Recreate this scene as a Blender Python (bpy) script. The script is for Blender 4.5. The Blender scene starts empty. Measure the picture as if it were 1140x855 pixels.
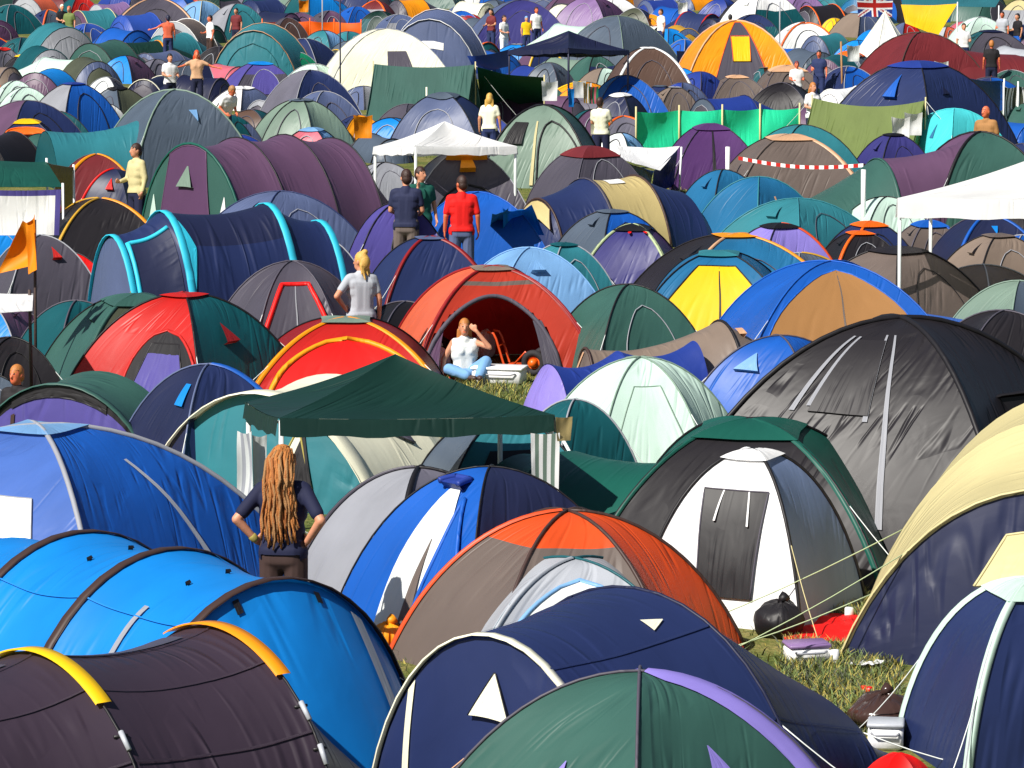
import bpy, math, random
from mathutils import Vector, Matrix, noise, Euler
R_ = math.radians
sc = bpy.context.scene
col = sc.collection
rnd = random.Random(11)

# ------------------------------------------------------------------ camera frame
# The field is a plane that climbs away from the viewer.  "Field frame": z is normal to the field.
FOC, CXP, CYP, YH, HC = 4000.0, 570.0, 427.5, -141.0, 6.4
SLOPE = R_(5.0)
PITCH = math.atan((CYP - YH) / FOC)
RX = Matrix.Rotation(SLOPE, 3, 'X')
UPF = Vector((0, math.sin(SLOPE), math.cos(SLOPE)))       # true vertical seen in the field frame

def ray(px, py):
    dx, dy = (px - CXP) / FOC, (CYP - py) / FOC
    up = Vector((0, math.sin(PITCH), math.cos(PITCH)))
    fw = Vector((0, math.cos(PITCH), -math.sin(PITCH)))
    return Vector((1, 0, 0)) * dx + up * dy + fw

def at(px, py, z=0.0):
    d = ray(px, py)
    t = (HC - z) / -d.z
    return Vector((0, 0, HC)) + d * t

def scale_at(p):                                            # pixels per metre at a field point
    fw = Vector((0, math.cos(PITCH), -math.sin(PITCH)))
    return FOC / (p - Vector((0, 0, HC))).dot(fw)

def to_px(p):
    v = p - Vector((0, 0, HC))
    up = Vector((0, math.sin(PITCH), math.cos(PITCH)))
    fw = Vector((0, math.cos(PITCH), -math.sin(PITCH)))
    d = v.dot(fw)
    return CXP + FOC * v.x / d, CYP - FOC * v.dot(up) / d

cam_d = bpy.data.cameras.new('camera')
cam = bpy.data.objects.new('camera', cam_d)
col.objects.link(cam)
cam.location = RX @ Vector((0, 0, HC))
cam.rotation_euler = (math.pi / 2 - PITCH + SLOPE, 0, 0)
cam_d.sensor_width = 36
cam_d.lens = 36 * FOC / 1140
cam_d.clip_start = 1
cam_d.clip_end = 4000
sc.camera = cam

# ------------------------------------------------------------------ light
w = bpy.data.worlds.new('World'); sc.world = w; w.use_nodes = True
nt = w.node_tree
sky = nt.nodes.new('ShaderNodeTexSky'); sky.sky_type = 'NISHITA'; sky.sun_disc = False
SUN_EL = R_(43)
sx, sy = -0.69, -0.72
sky.sun_elevation = SUN_EL; sky.sun_rotation = math.atan2(sx, sy)
bg = nt.nodes['Background']; bg.inputs[1].default_value = 0.05
nt.links.new(sky.outputs[0], bg.inputs[0])
sun_d = bpy.data.lights.new('sun', 'SUN'); sun_d.energy = 5.0; sun_d.angle = R_(0.53); sun_d.color = (1, .955, .88)
sun = bpy.data.objects.new('sun', sun_d); col.objects.link(sun)
dvec = Vector((-sx * math.cos(SUN_EL), -sy * math.cos(SUN_EL), -math.sin(SUN_EL)))
sun.rotation_euler = dvec.to_track_quat('-Z', 'Y').to_euler()
sc.view_settings.view_transform = 'Standard'; sc.view_settings.look = 'None'
sc.view_settings.exposure = 0.46; sc.view_settings.gamma = 1
sc.cycles.max_bounces = 6; sc.cycles.transparent_max_bounces = 6
sc.cycles.use_denoising = True

# ------------------------------------------------------------------ colours and materials
PAL = dict(
 navy=(42,54,98), dnavy=(30,34,64), inknavy=(38,44,76), blue=(36,96,190), cobalt=(54,86,176), royal=(44,66,150), brightblue=(14,140,228),
 cyan=(70,205,235), sky=(128,174,222), slateblue=(92,104,140), slate=(88,100,116), teal=(58,130,142), dteal=(26,88,96),
 tealblue=(44,112,158), aqua=(90,215,222), green=(62,100,92), dgreen=(6,54,47), bottle=(30,92,80), kgreen=(30,130,95), jade=(70,250,194),
 olive=(116,132,76), olivegrey=(84,88,72), sage=(128,150,136), mint=(196,220,208), palegreen=(190,205,160),
 grey=(112,110,124), lgrey=(160,162,170), dgrey=(84,80,92), charcoal=(39,36,40), ginger=(168,102,52), black=(30,28,32), plum=(96,66,100), plumgrey=(106,78,106),
 violet=(88,80,156), purple=(92,58,112), indigo=(62,60,124), lilac=(150,136,220), mauve=(140,112,160),
 red=(196,44,40), brightred=(236,40,28), dred=(148,34,36), maroon=(118,46,50), coral=(226,110,80), pink=(214,112,128),
 rust=(226,88,48), brick=(184,62,46), orange=(250,112,36), oranget=(252,160,28), yellow=(255,206,26), lemon=(216,204,154), pitch=(62,51,64), greyblue=(124,142,180), blue_lit=(78,112,188), gold=(206,160,60),
 tan=(172,126,80), sand=(205,186,132), taupe=(140,124,112), dtaupe=(112,100,94), brown=(98,76,66), dbrown=(70,52,48), peach=(222,176,140),
 cream=(240,236,212), white=(244,244,242), offwhite=(226,230,228), silver=(186,190,198), skin=(214,150,118), skinred=(226,120,84), hair=(190,122,64), blond=(214,170,90), dhair=(58,34,26),
 straw=(178,164,88))
def lin(c):
    c /= 255.0
    return c / 12.92 if c <= .04045 else ((c + .055) / 1.055) ** 2.4
def rgb(name, k=.84, sat=1.05):
    r, g, b = (lin(c) for c in PAL[name])
    l = .3 * r + .55 * g + .15 * b; k = k if min(r, g, b) < .55 else 1.0
    return tuple(min(.86, max(.006, (l + (c - l) * sat) * k)) for c in (r, g, b)) + (1,)

def N(t, typ, **kw):
    n = t.nodes.new(typ)
    for k, v in kw.items(): setattr(n, k, v)
    return n
def make_fabric_group():
    g = bpy.data.node_groups.new('tent_fabric', 'ShaderNodeTree')
    g.interface.new_socket('Color', in_out='INPUT', socket_type='NodeSocketColor')
    g.interface.new_socket('Rough', in_out='INPUT', socket_type='NodeSocketFloat')
    g.interface.new_socket('Through', in_out='INPUT', socket_type='NodeSocketFloat')
    g.interface.new_socket('Crease', in_out='INPUT', socket_type='NodeSocketFloat')
    g.interface.new_socket('Shader', in_out='OUTPUT', socket_type='NodeSocketShader')
    I = N(g, 'NodeGroupInput'); O = N(g, 'NodeGroupOutput'); L = g.links.new
    uv = N(g, 'ShaderNodeTexCoord')
    def noise_at(s, scale, det, dist=0):
        m = N(g, 'ShaderNodeMapping'); m.inputs['Scale'].default_value = s
        L(uv.outputs['UV'], m.inputs[0])
        n = N(g, 'ShaderNodeTexNoise'); n.inputs['Scale'].default_value = scale; n.inputs['Detail'].default_value = det
        n.inputs['Distortion'].default_value = dist
        L(m.outputs[0], n.inputs['Vector']); return n.outputs[0]
    def rot_noise(ang, scale, det, dist):
        m = N(g, 'ShaderNodeMapping'); m.inputs['Rotation'].default_value = (0, 0, ang); m.inputs['Scale'].default_value = (4.2, .42, 1)
        L(uv.outputs['UV'], m.inputs[0])
        n = N(g, 'ShaderNodeTexNoise'); n.inputs['Scale'].default_value = scale; n.inputs['Detail'].default_value = det; n.inputs['Distortion'].default_value = dist
        L(m.outputs[0], n.inputs['Vector']); return n.outputs[0]
    def ridged(v, width):
        d = N(g, 'ShaderNodeMath', operation='SUBTRACT'); d.inputs[1].default_value = .5; L(v, d.inputs[0])
        ab = N(g, 'ShaderNodeMath', operation='ABSOLUTE'); L(d.outputs[0], ab.inputs[0])
        m = N(g, 'ShaderNodeMapRange', interpolation_type='SMOOTHSTEP'); m.inputs[1].default_value = width; m.inputs[2].default_value = 0; L(ab.outputs[0], m.inputs[0]); return m.outputs[0]
    n1 = ridged(rot_noise(.22, 1.25, .6, .35), .085)
    n2 = ridged(rot_noise(-.95, 1.1, .8, .45), .085)
    n3 = noise_at((1, 1, 1), .8, 1)
    n5 = noise_at((1, .7, 1), 2.6, 2.5, .8)
    n6 = noise_at((1, 1, 1), 1.1, 2, .3)
    ramp = N(g, 'ShaderNodeMapRange'); ramp.inputs[1].default_value = .40; ramp.inputs[2].default_value = .60
    L(n3, ramp.inputs[0])
    mx = N(g, 'ShaderNodeMix'); L(ramp.outputs[0], mx.inputs[0]); L(n1, mx.inputs[2]); L(n2, mx.inputs[3])
    msk = N(g, 'ShaderNodeMapRange'); msk.inputs[1].default_value = .46; msk.inputs[2].default_value = .66; msk.inputs[3].default_value = .05; L(n6, msk.inputs[0])
    mm = N(g, 'ShaderNodeMath', operation='MULTIPLY'); L(mx.outputs[0], mm.inputs[0]); L(msk.outputs[0], mm.inputs[1])
    ad = N(g, 'ShaderNodeMath', operation='MULTIPLY_ADD'); ad.inputs[1].default_value = .30; L(n5, ad.inputs[0]); L(mm.outputs[0], ad.inputs[2])
    bp = N(g, 'ShaderNodeBump'); bp.inputs['Distance'].default_value = .05; L(I.outputs['Crease'], bp.inputs['Strength']); L(ad.outputs[0], bp.inputs['Height'])
    n4 = noise_at((1, .6, 1), 1.7, 4)
    hs = N(g, 'ShaderNodeHueSaturation'); L(I.outputs['Color'], hs.inputs['Color'])
    mr = N(g, 'ShaderNodeMapRange'); mr.inputs[1].default_value = .25; mr.inputs[2].default_value = .75; mr.inputs[3].default_value = .84; mr.inputs[4].default_value = 1.12
    L(n4, mr.inputs[0]); L(mr.outputs[0], hs.inputs['Value'])
    p = N(g, 'ShaderNodeBsdfPrincipled'); L(hs.outputs[0], p.inputs['Base Color']); L(I.outputs['Rough'], p.inputs['Roughness']); L(bp.outputs[0], p.inputs['Normal'])
    p.inputs['Specular IOR Level'].default_value = .34
    t = N(g, 'ShaderNodeBsdfTranslucent'); L(hs.outputs[0], t.inputs[0]); L(bp.outputs[0], t.inputs[1])
    ms = N(g, 'ShaderNodeMixShader'); L(I.outputs['Through'], ms.inputs[0]); L(p.outputs[0], ms.inputs[1]); L(t.outputs[0], ms.inputs[2])
    L(ms.outputs[0], O.inputs[0])
    return g
FAB = make_fabric_group()
MATS = {}
def fabric(c, rough=.44, through=.16, crease=.3):
    key = ('f', c, rough, through, crease)
    if key not in MATS:
        m = bpy.data.materials.new(c + '_fabric'); m.use_nodes = True
        t = m.node_tree; t.nodes.remove(t.nodes['Principled BSDF'])
        g = N(t, 'ShaderNodeGroup'); g.node_tree = FAB
        g.inputs[0].default_value = rgb(c); g.inputs[1].default_value = rough; g.inputs[2].default_value = through; g.inputs[3].default_value = crease
        t.links.new(g.outputs[0], t.nodes['Material Output'].inputs[0])
        MATS[key] = m
    return MATS[key]
def solid(c, rough=.6, metal=0, bump=0, bscale=40, vary=.12):
    key = ('s', c, rough, metal, bump, bscale)
    if key not in MATS:
        m = bpy.data.materials.new(c + '_surface'); m.use_nodes = True
        t = m.node_tree; p = t.nodes['Principled BSDF']
        p.inputs['Roughness'].default_value = rough; p.inputs['Metallic'].default_value = metal
        tc = N(t, 'ShaderNodeTexCoord'); n = N(t, 'ShaderNodeTexNoise'); n.inputs['Scale'].default_value = bscale; n.inputs['Detail'].default_value = 4
        t.links.new(tc.outputs['Object'], n.inputs[0])
        hs = N(t, 'ShaderNodeHueSaturation'); hs.inputs['Color'].default_value = rgb(c)
        mr = N(t, 'ShaderNodeMapRange'); mr.inputs[3].default_value = 1 - vary; mr.inputs[4].default_value = 1 + vary
        t.links.new(n.outputs[0], mr.inputs[0]); t.links.new(mr.outputs[0], hs.inputs['Value']); t.links.new(hs.outputs[0], p.inputs['Base Color'])
        if bump:
            b = N(t, 'ShaderNodeBump'); b.inputs['Strength'].default_value = bump; b.inputs['Distance'].default_value = .01
            t.links.new(n.outputs[0], b.inputs['Height']); t.links.new(b.outputs[0], p.inputs['Normal'])
        MATS[key] = m
    return MATS[key]

# ------------------------------------------------------------------ mesh helpers
class MB:
    def __init__(s): s.v = []; s.f = []; s.m = []; s.uv = []; s.mats = []
    def mi(s, mat):
        if mat not in s.mats: s.mats.append(mat)
        return s.mats.index(mat)
    def add(s, verts, faces, mat, uvs=None):
        b = len(s.v); s.v += [tuple(v) for v in verts]; i = s.mi(mat) if mat else 0
        for fi, f in enumerate(faces):
            s.f.append([b + k for k in f]); s.m.append(i)
            s.uv.append([uvs[k] for k in f] if uvs else [(verts[k][0], verts[k][2]) for k in f])
    def build(s, name, parent=None, smooth=True, auto=None):
        me = bpy.data.meshes.new(name)
        me.from_pydata(s.v, [], s.f)
        for m in s.mats: me.materials.append(m)
        me.polygons.foreach_set('material_index', s.m)
        uvl = me.uv_layers.new(name='UVMap')
        flat = [c for f in s.uv for uv in f for c in uv]
        uvl.data.foreach_set('uv', flat)
        if smooth: me.polygons.foreach_set('use_smooth', [True] * len(s.f))
        me.update()
        o = bpy.data.objects.new(name, me); col.objects.link(o)
        if parent: o.parent = parent
        return o

def grid(mb, fn, nu, nv, matfn, uvfn=None, skip=None, weld=False):
    P = [[fn(i / nu, j / nv) for j in range(nv + 1)] for i in range(nu + 1)]
    verts = [P[i][j] for i in range(nu + 1) for j in range(nv + 1)]
    uvs = [(uvfn(i / nu, j / nv) if uvfn else (i / nu, j / nv)) for i in range(nu + 1) for j in range(nv + 1)]
    groups = {}
    for i in range(nu):
        for j in range(nv):
            u, v = (i + .5) / nu, (j + .5) / nv
            if skip and skip(u, v): continue
            a = i * (nv + 1) + j
            groups.setdefault(matfn(u, v), []).append((a, a + nv + 1, a + nv + 2, a + 1))
    b = len(mb.v); mb.v += [tuple(p) for p in verts]
    for mat, fs in groups.items():
        k = mb.mi(mat)
        for f in fs:
            mb.f.append([b + q for q in f]); mb.m.append(k); mb.uv.append([uvs[q] for q in f])

def tube(mb, pts, r, mat, seg=6, r2=None):
    pts = [Vector(p) for p in pts]; n = len(pts)
    V = []; F = []
    ref = Vector((.3, .2, 1)).normalized()
    for i, p in enumerate(pts):
        t = (pts[min(i + 1, n - 1)] - pts[max(i - 1, 0)])
        t = t.normalized() if t.length > 1e-9 else Vector((0, 0, 1))
        a = t.cross(ref)
        if a.length < .05: a = t.cross(Vector((1, 0, 0)))
        a.normalize(); b = t.cross(a)
        rr = r if r2 is None else r + (r2 - r) * i / (n - 1)
        for k in range(seg):
            an = 2 * math.pi * k / seg
            V.append(p + a * (rr * math.cos(an)) + b * (rr * math.sin(an)))
    for i in range(n - 1):
        for k in range(seg):
            k2 = (k + 1) % seg
            F.append((i * seg + k, i * seg + k2, (i + 1) * seg + k2, (i + 1) * seg + k))
    F.append(tuple(range(seg))[::-1]); F.append(tuple((n - 1) * seg + k for k in range(seg)))
    mb.add(V, F, mat)

def ribbon(mb, pts, side, outs, wid, thick, mat):
    V = []; F = []; U = []
    d = 0
    for i, p in enumerate(pts):
        if i: d += (Vector(p) - Vector(pts[i - 1])).length
        s = side[i] * (wid / 2); o = outs[i] * thick
        V += [p - s, p - s * .92 + o, p + s * .92 + o, p + s]; U += [(0, d), (.1, d), (wid, d), (wid + .1, d)]
    for i in range(len(pts) - 1):
        for k in range(3): F.append((i * 4 + k, i * 4 + k + 1, i * 4 + k + 5, i * 4 + k + 4))
    mb.add(V, F, mat, U)

def box(mb, c, s, mat, rot=0, bev=0):
    x, y, z = (k / 2 for k in s); c = Vector(c); Rm = Matrix.Rotation(rot, 3, 'Z')
    b = min(bev, x * .9, y * .9, z * .9)
    V = []
    if b <= 0:
        V = [(i, j, k) for i in (-x, x) for j in (-y, y) for k in (-z, z)]
        F = [(0, 1, 3, 2), (4, 6, 7, 5), (0, 4, 5, 1), (2, 3, 7, 6), (0, 2, 6, 4), (1, 5, 7, 3)]
    else:
        ring = [(-x + b, -y), (x - b, -y), (x, -y + b), (x, y - b), (x - b, y), (-x + b, y), (-x, y - b), (-x, -y + b)]
        lv = [(-z, .0), (-z + b, 1), (z - b, 1), (z, .0)]
        F = []
        for zz, g in lv:
            for (px, py) in ring:
                q = 1 if g else (1 - b / max(x, y))
                V.append((px * q, py * q, zz))
        for l in range(3):
            for k in range(8): F.append((l * 8 + k, l * 8 + (k + 1) % 8, l * 8 + 8 + (k + 1) % 8, l * 8 + 8 + k))
        F.append(tuple(range(8))[::-1]); F.append(tuple(24 + k for k in range(8)))
    mb.add([Rm @ Vector(v) + c for v in V], F, mat)

ROOTS = []
def root(name, p, yaw=0, label='', cat='', group=None, level=False):
    o = bpy.data.objects.new(name, None); col.objects.link(o)
    o.empty_display_size = .2
    o.location = RX @ Vector(p)
    Rz = Matrix.Rotation(yaw, 3, 'Z')
    o.rotation_euler = (Rz if level else RX @ Rz).to_euler()
    o['label'] = label; o['category'] = cat
    if group: o['group'] = group
    ROOTS.append(o)
    return o
def tag(o, label, cat, group=None):
    o['label'] = label; o['category'] = cat
    if group: o['group'] = group

def patch_surface(fn, p0, p1, q0, q1, shape, nu=8, nv=10):
    """map unit square on a region of a parametric surface: q0 is the upper end, q1 the lower end"""
    pc = (p0 + p1) / 2; pw = (p1 - p0)
    def wd(b):
        if shape == 'rect': return 1
        if shape == 'arch': return math.sqrt(max(0, 1 - (1 - min(1, b * 1.6)) ** 2)) * .98 + .02
        if shape == 'tri': return b * .97 + .03
        if shape == 'itri': return (1 - b) * .97 + .03
        if shape == 'box': return q0 / (q0 + (q1 - q0) * b)
        if shape == 'trap': return .62 + .38 * b
        if shape == 'oval': return math.sqrt(max(0, 1 - (2 * b - 1) ** 2)) * .98 + .02
        return 1
    return lambda a, b: (pc + (a - .5) * pw * wd(b), q0 + (q1 - q0) * b)

def outward(fn, p, q, centre):
    e = .01
    P = fn(p, q)
    a = fn(min(1, p + e), q) - fn(max(0, p - e), q); b = fn(p, min(1, q + e)) - fn(p, max(0, q - e))
    n = a.cross(b)
    if n.length < 1e-9: return (P - centre).normalized()
    n.normalize()
    return n if n.dot(P - centre) > 0 else -n

def put_patch(parent, fn, centre, pt, res=1):
    """pt = name, p0,p1,q0,q1, shape, colour, outline colour, hood metres"""
    name, p0, p1, q0, q1, shape, c, oc = pt[:8]
    hood = pt[8] if len(pt) > 8 else 0
    mp = patch_surface(fn, p0, p1, q0, q1, shape)
    off = .014
    def S(a, b):
        p, q = mp(a, b)
        p = min(.999, max(.001, p)); q = min(.999, max(.001, q))
        return fn(p, q) + outward(fn, p, q, centre) * (off + hood * b)
    mb = MB()
    nu, nv = (8, 12) if res > 1 else (4, 6)
    if c: grid(mb, S, nu, nv, lambda u, v: fabric(c, .5, .12), lambda u, v: (u * .8, v))
    if hood and c:
        dk = fabric('black', .8, 0)
        lip = [S(a / 4, 1) for a in range(5)]; mp2 = [mp(a / 4, 1) for a in range(5)]
        low = [fn(*[min(.999, max(.001, k)) for k in m]) for m in mp2]
        mb.add(lip + low, [(k, k + 1, k + 6, k + 5) for k in range(4)], fabric(c, .5, .12))
    if mb.f: o = mb.build(name, parent)
    else: o = None
    if oc:
        tb = MB(); rr = pt[9] if len(pt) > 9 else .012
        loop = [S(0, k / 12) for k in range(12, -1, -1)] + [S(k / 6, 0) for k in range(1, 6)] + [S(1, k / 12) for k in range(13)]
        if shape in ('rect', 'trap', 'oval') or True: tube(tb, loop, rr, fabric(oc, .5, 0), 5)
        tb.build('zip_trim', o if o else parent)
    return o
# ------------------------------------------------------------------ tents
TENTS = []          # records for labels: dict(root, kind, cols, trims, px box)
def parse_bands(s):
    """'orange<.45<brown' -> [( .45,'orange'), (1,'brown')]"""
    a = s.split('<')
    out = [(float(a[k + 1]), a[k]) for k in range(0, len(a) - 1, 2)]
    out.append((9, a[-1])); return out
def band_mat(b, t, **kw):
    for lim, c in b:
        if t < lim: return fabric(c, **kw)

def guy(parent, p, q, c='offwhite', r=.005):
    mb = MB(); p, q = Vector(p), Vector(q)
    pts = [p.lerp(q, k / 6) - Vector((0, 0, .04 * math.sin(math.pi * k / 6))) for k in range(7)]
    tube(mb, pts, r, solid(c, .7), 4)
    o = mb.build('guy_rope', parent)
    pg = MB(); d = (q - p).normalized()
    tube(pg, [q + Vector((0, 0, .06)) + d * .02, q - Vector((0, 0, .08)) - d * .02], .008, solid('dgrey', .4, .8), 5)
    pg.build('peg', o)
    return o

def hoop_arc(a, Wh, H, th):
    t = a * th
    return Wh * math.sin(t) / math.sin(th), H * (math.cos(t) - math.cos(th)) / (1 - math.cos(th))

def tunnel_geom(rt, hoops, th, cols, res, off=Vector((0, 0, 0)), heading=0.0, front=None, back=None, lean=.25, blean=.2, sag=.05,
                sleeves=None, fpts=(), spts=(), names=('fly', 'front_wall', 'back_wall'), seed=0, crease=.32, base=0.0, uvo=(0, 0)):
    """hoops: (y, halfwidth, height) along the local axis; cols: one band string per section (bands run over the arc, 0 left foot .. 1 right foot)"""
    Rz = Matrix.Rotation(-heading, 3, 'Z')
    amp = .010 * res
    def wob(p): return Vector((0, 0, 1)) * 0 if not res else Vector(noise.noise_vector(Vector(p) * 1.7 + Vector((seed * 3.1, 0, 0)))) * amp
    W = lambda x, y, z: Rz @ Vector((x, y, z)) + off
    def section(i):
        y0, w0, h0 = hoops[i]; y1, w1, h1 = hoops[i + 1]
        def S(p, v):
            a = p * 2 - 1
            xa, za = hoop_arc(a, w0, h0, th); xb, zb = hoop_arc(a, w1, h1, th)
            k = 1 - sag * 4 * v * (1 - v) * min(1, abs(y1 - y0) / .8)
            x = (xa + (xb - xa) * v) * (1 - (1 - k) * .6); z = (za + (zb - za) * v) * k; y = y0 + (y1 - y0) * v
            e = math.sin(math.pi * v)
            return W(x, y, z) + wob((x, y, z)) * e
        return S
    ymid = (hoops[0][0] + hoops[-1][0]) / 2
    cen = W(0, ymid, hoops[0][2] * .3)
    nu, nv = (28, 10) if res >= 2 else (18, 5) if res == 1 else (12, 3)
    mb = MB()
    for i in range(len(hoops) - 1):
        b = parse_bands(cols[min(i, len(cols) - 1)])
        L = abs(hoops[i + 1][0] - hoops[i][0])
        grid(mb, section(i), nu, nv, lambda u, v, b=b: band_mat(b, u, crease=crease), lambda u, v, i=i, L=L: (v * L + uvo[0] + i * 3, u * 3.2 + uvo[1]))
    fly = mb.build(names[0], rt)
    def wall(y, wd, h, ln, sgn):
        def S(p, k):
            a = p * 2 - 1
            x, z = hoop_arc(a, wd, h, th)
            bul = math.sin(math.pi * min(1, k)) * .03
            P = W(x, y + sgn * (ln * k * (z / h) + bul * z / h), z * (1 - k))
            return P + wob((x, y, z)) * (math.sin(math.pi * k) if z > .05 else 0)
        return S
    fs = None
    if front:
        fs = wall(hoops[0][0], hoops[0][1] * .985, hoops[0][2] * .985, lean, -1)
        b = parse_bands(front); mb = MB()
        grid(mb, fs, max(12, nu - 6), max(6, nv), lambda u, v: band_mat(b, v, crease=crease), lambda u, v: (u * 2.2 + uvo[0], v * 1.4 + uvo[1]))
        mb.build(names[1], rt)
        for pt in fpts: put_patch(rt, fs, W(0, hoops[0][0] + .6, hoops[0][2] * .3), pt, res)
    if back:
        bs = wall(hoops[-1][0], hoops[-1][1] * .985, hoops[-1][2] * .985, blean, 1)
        mb = MB(); grid(mb, bs, max(10, nu // 2), 5, lambda u, v: fabric(back), lambda u, v: (u * 2 + uvo[0], v * 1.4))
        mb.build(names[2], rt)
    for i, *pt in spts:
        put_patch(rt, section(i), cen, tuple(pt), res)
    for (i, c, wid) in (sleeves or ()):
        y, wd, h = hoops[i]
        M = 20 if res else 12
        pts = []; side = []; outs = []
        for k in range(M + 1):
            a = -1 + 2 * k / M
            x, z = hoop_arc(a, wd + .004, h + .004, th); pts.append(W(x, y, z)); side.append(Rz @ Vector((0, 1, 0)))
            outs.append((Rz @ Vector((x / wd ** 2, 0, z / h ** 2 + .15))).normalized())
        mb = MB()
        if wid > .05: ribbon(mb, pts, side, outs, wid, .013, fabric(c, .5, .1, .6))
        else: tube(mb, pts, max(wid / 2, .009), fabric(c, .5, 0, .2), 6)
        mb.build('pole_sleeve', rt)
    return fly

def place_top(x, yt, w, r, H=None):
    if H is None:
        s = (yt - YH + r * w) / HC
        H = r * w / s
    p = at(x, yt, H)
    base = Vector((p.x, p.y, 0))
    return base, H, scale_at(base)

def record(rt, kind, cols, trims, box_, label, cat, grp):
    TENTS.append(dict(o=rt, kind=kind, cols=cols, trims=trims, box=box_, label=label))
    rt['category'] = cat; rt['group'] = grp
    if label: rt['label'] = label

def main_col(s): return s.split(',')[0].split('<')[0]

def D(x, yt, w, cols, label=None, r=.5, n=4, rot=None, th=70, cap=None, pole='auto', pr=.011, ribs=(), pts=(), hole=None, ext=(), el=1.0,
      sag=.045, guys=None, res=None, name='dome_tent', crease=.32, guyc='offwhite', auto=True, flat=1.18):
    i0 = len(TENTS); rg = random.Random(i0 * 7 + 3)
    if th > 30: w *= flat; r /= flat; th = max(46, th - (15 if flat > 1 else 0))
    if rot is None: rot = rg.choice((-28, -14, 6, 18, 30, 40, 48))
    rotr = R_(rot)
    base, H, s = place_top(x, yt, w, r)
    if res is None: res = 2 if s > 74 else 1 if s > 46 else 0
    nseg = (14, 18) if res == 2 else (8, 10) if res == 1 else (4, 7)
    cl = []
    for k in range(n):
        an = -math.pi / 2 - math.pi / n + 2 * math.pi * k / n
        cl.append(Vector((math.cos(an), math.sin(an) * el)))
    ext_x = max(abs(c.x * math.cos(rotr) - c.y * math.sin(rotr)) for c in cl)
    Rr = (w / s / 2) / ext_x
    cl = [c * Rr for c in cl]
    thr = R_(th)
    rt = root(name, base, rotr)
    slump = Vector((0, 0)) if label else Vector((rg.gauss(0, .07), rg.gauss(0, .07))) * Rr
    if not label: sag = rg.choice((.03, .05, .07, .11))
    def arc(k, t):
        p = arc0(k, t); f = (1 - t * t); p.x += slump.x * f; p.y += slump.y * f
        return p
    def arc0(k, t):
        c = cl[k % n]; q = math.sin(t * thr) / math.sin(thr)
        if th <= 30: return Vector((c.x * t, c.y * t, H * (1 - t)))
        return Vector((c.x * q, c.y * q, H * (math.cos(t * thr) - math.cos(thr)) / (1 - math.cos(thr))))
    amp = .007 * res
    def panel(k):
        def S(u, t):
            A, B = arc(k, t), arc(k + 1, t); P = A.lerp(B, u)
            e = 4 * u * (1 - u)
            f = 1 - sag * e * (math.sin(math.pi * min(1, t * .9)) + .25)
            P.x *= f; P.y *= f; P.z *= 1 - .35 * sag * e * math.sin(math.pi * t)
            if res < 2 and not label: P.z -= H * .05 * e * max(0, noise.noise(P * 1.3 + Vector((i0, 0, 0)))) * 2
            if res: P += Vector(noise.noise_vector(P * 2.1 + Vector((i0 * 2.3, 0, 0)))) * (amp * e * min(1, t * 4))
            return P
        return S
    cs = cols.split(',')
    cs = [cs[k % len(cs)] for k in range(n)] if len(cs) > 1 else cs * n
    cen = Vector((0, 0, H * .25))
    uo = (rg.random() * 40, rg.random() * 40)
    mb = MB()
    chord = (cl[0] - cl[1]).length; arcl = math.hypot(Rr, H) * 1.1
    for k in range(n):
        b = parse_bands(cs[k]); skip = None; ns = nseg
        if hole and hole[0] == k:
            _, p0, p1, q0, q1 = hole; ns = (40, 40)
            def skip(u, v):
                if v < q0: return False
                b_ = min(1, (v - q0) / (q1 - q0) * 1.7); hw = (p1 - p0) / 2 * math.sqrt(max(0, 1 - (1 - b_) ** 2))
                return abs(u - (p0 + p1) / 2) < hw
        grid(mb, panel(k), ns[0], ns[1], lambda u, v, b=b: band_mat(b, v, crease=crease), lambda u, v, k=k: (u * chord * (.2 + .8 * v) + uo[0] + 4 * k, v * arcl + uo[1]), skip)
    mb.build('fly', rt)
    if cap:
        cc, ct = cap.split(':'); ct = float(ct); mb = MB()
        for k in range(n):
            f = panel(k)
            grid(mb, lambda u, v: f(u, v * ct) + (f(u, v * ct) - Vector((0, 0, H * .3))).normalized() * (.018 + .015 * v), max(4, nseg[0] // 2), 5, lambda u, v: fabric(cc), lambda u, v, k=k: (u * .7 + k, v * .7))
        mb.build('rain_cap', rt)
    if pole == 'auto': pole = rg.choice(('black', 'dgrey', 'dgrey', 'black', 'lgrey'))
    if pole and n == 4:
        for k in (0, 1):
            mb = MB(); M = 9 if res < 2 else 14
            P = [arc(k, 1 - j / M) for j in range(M)] + [arc(k + 2, j / M) for j in range(M + 1)]
            P = [p + Vector((p.x, p.y, p.z * .8 + .2)).normalized() * .008 for p in P]
            tube(mb, P, pr, fabric(pole, .5, 0, .2), 6); mb.build('pole', rt)
    elif pole:
        for k in range(n):
            mb = MB(); P = [arc(k, j / 12) for j in range(13)]
            P = [p + Vector((p.x, p.y, p.z * .8 + .2)).normalized() * .008 for p in P]
            tube(mb, P, pr, fabric(pole, .5, 0, .2), 6); mb.build('pole', rt)
    for (k, c, wid) in ribs:
        fa, fb = panel((k - 1) % n), panel(k % n); mb = MB(); M = 16
        def strip(u, v):
            t = .03 + .965 * v; q = max(.02, math.sin(t * thr) / math.sin(thr)); dl = min(.45, wid / 2 / (chord * q)); e = (u - .5) * 2 * dl
            f, p = (fa, 1 + e) if e < 0 else (fb, e)
            lift = .012 + .016 * (1 - abs(u - .5) * 2) ** .5
            return f(p, t) + outward(f, min(.99, max(.01, p)), t, cen) * lift
        grid(mb, strip, 6, M, lambda u, v: fabric(c, .45, .1, .3), lambda u, v: (u * wid, v * arcl))
        mb.build('pole_sleeve', rt)
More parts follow.
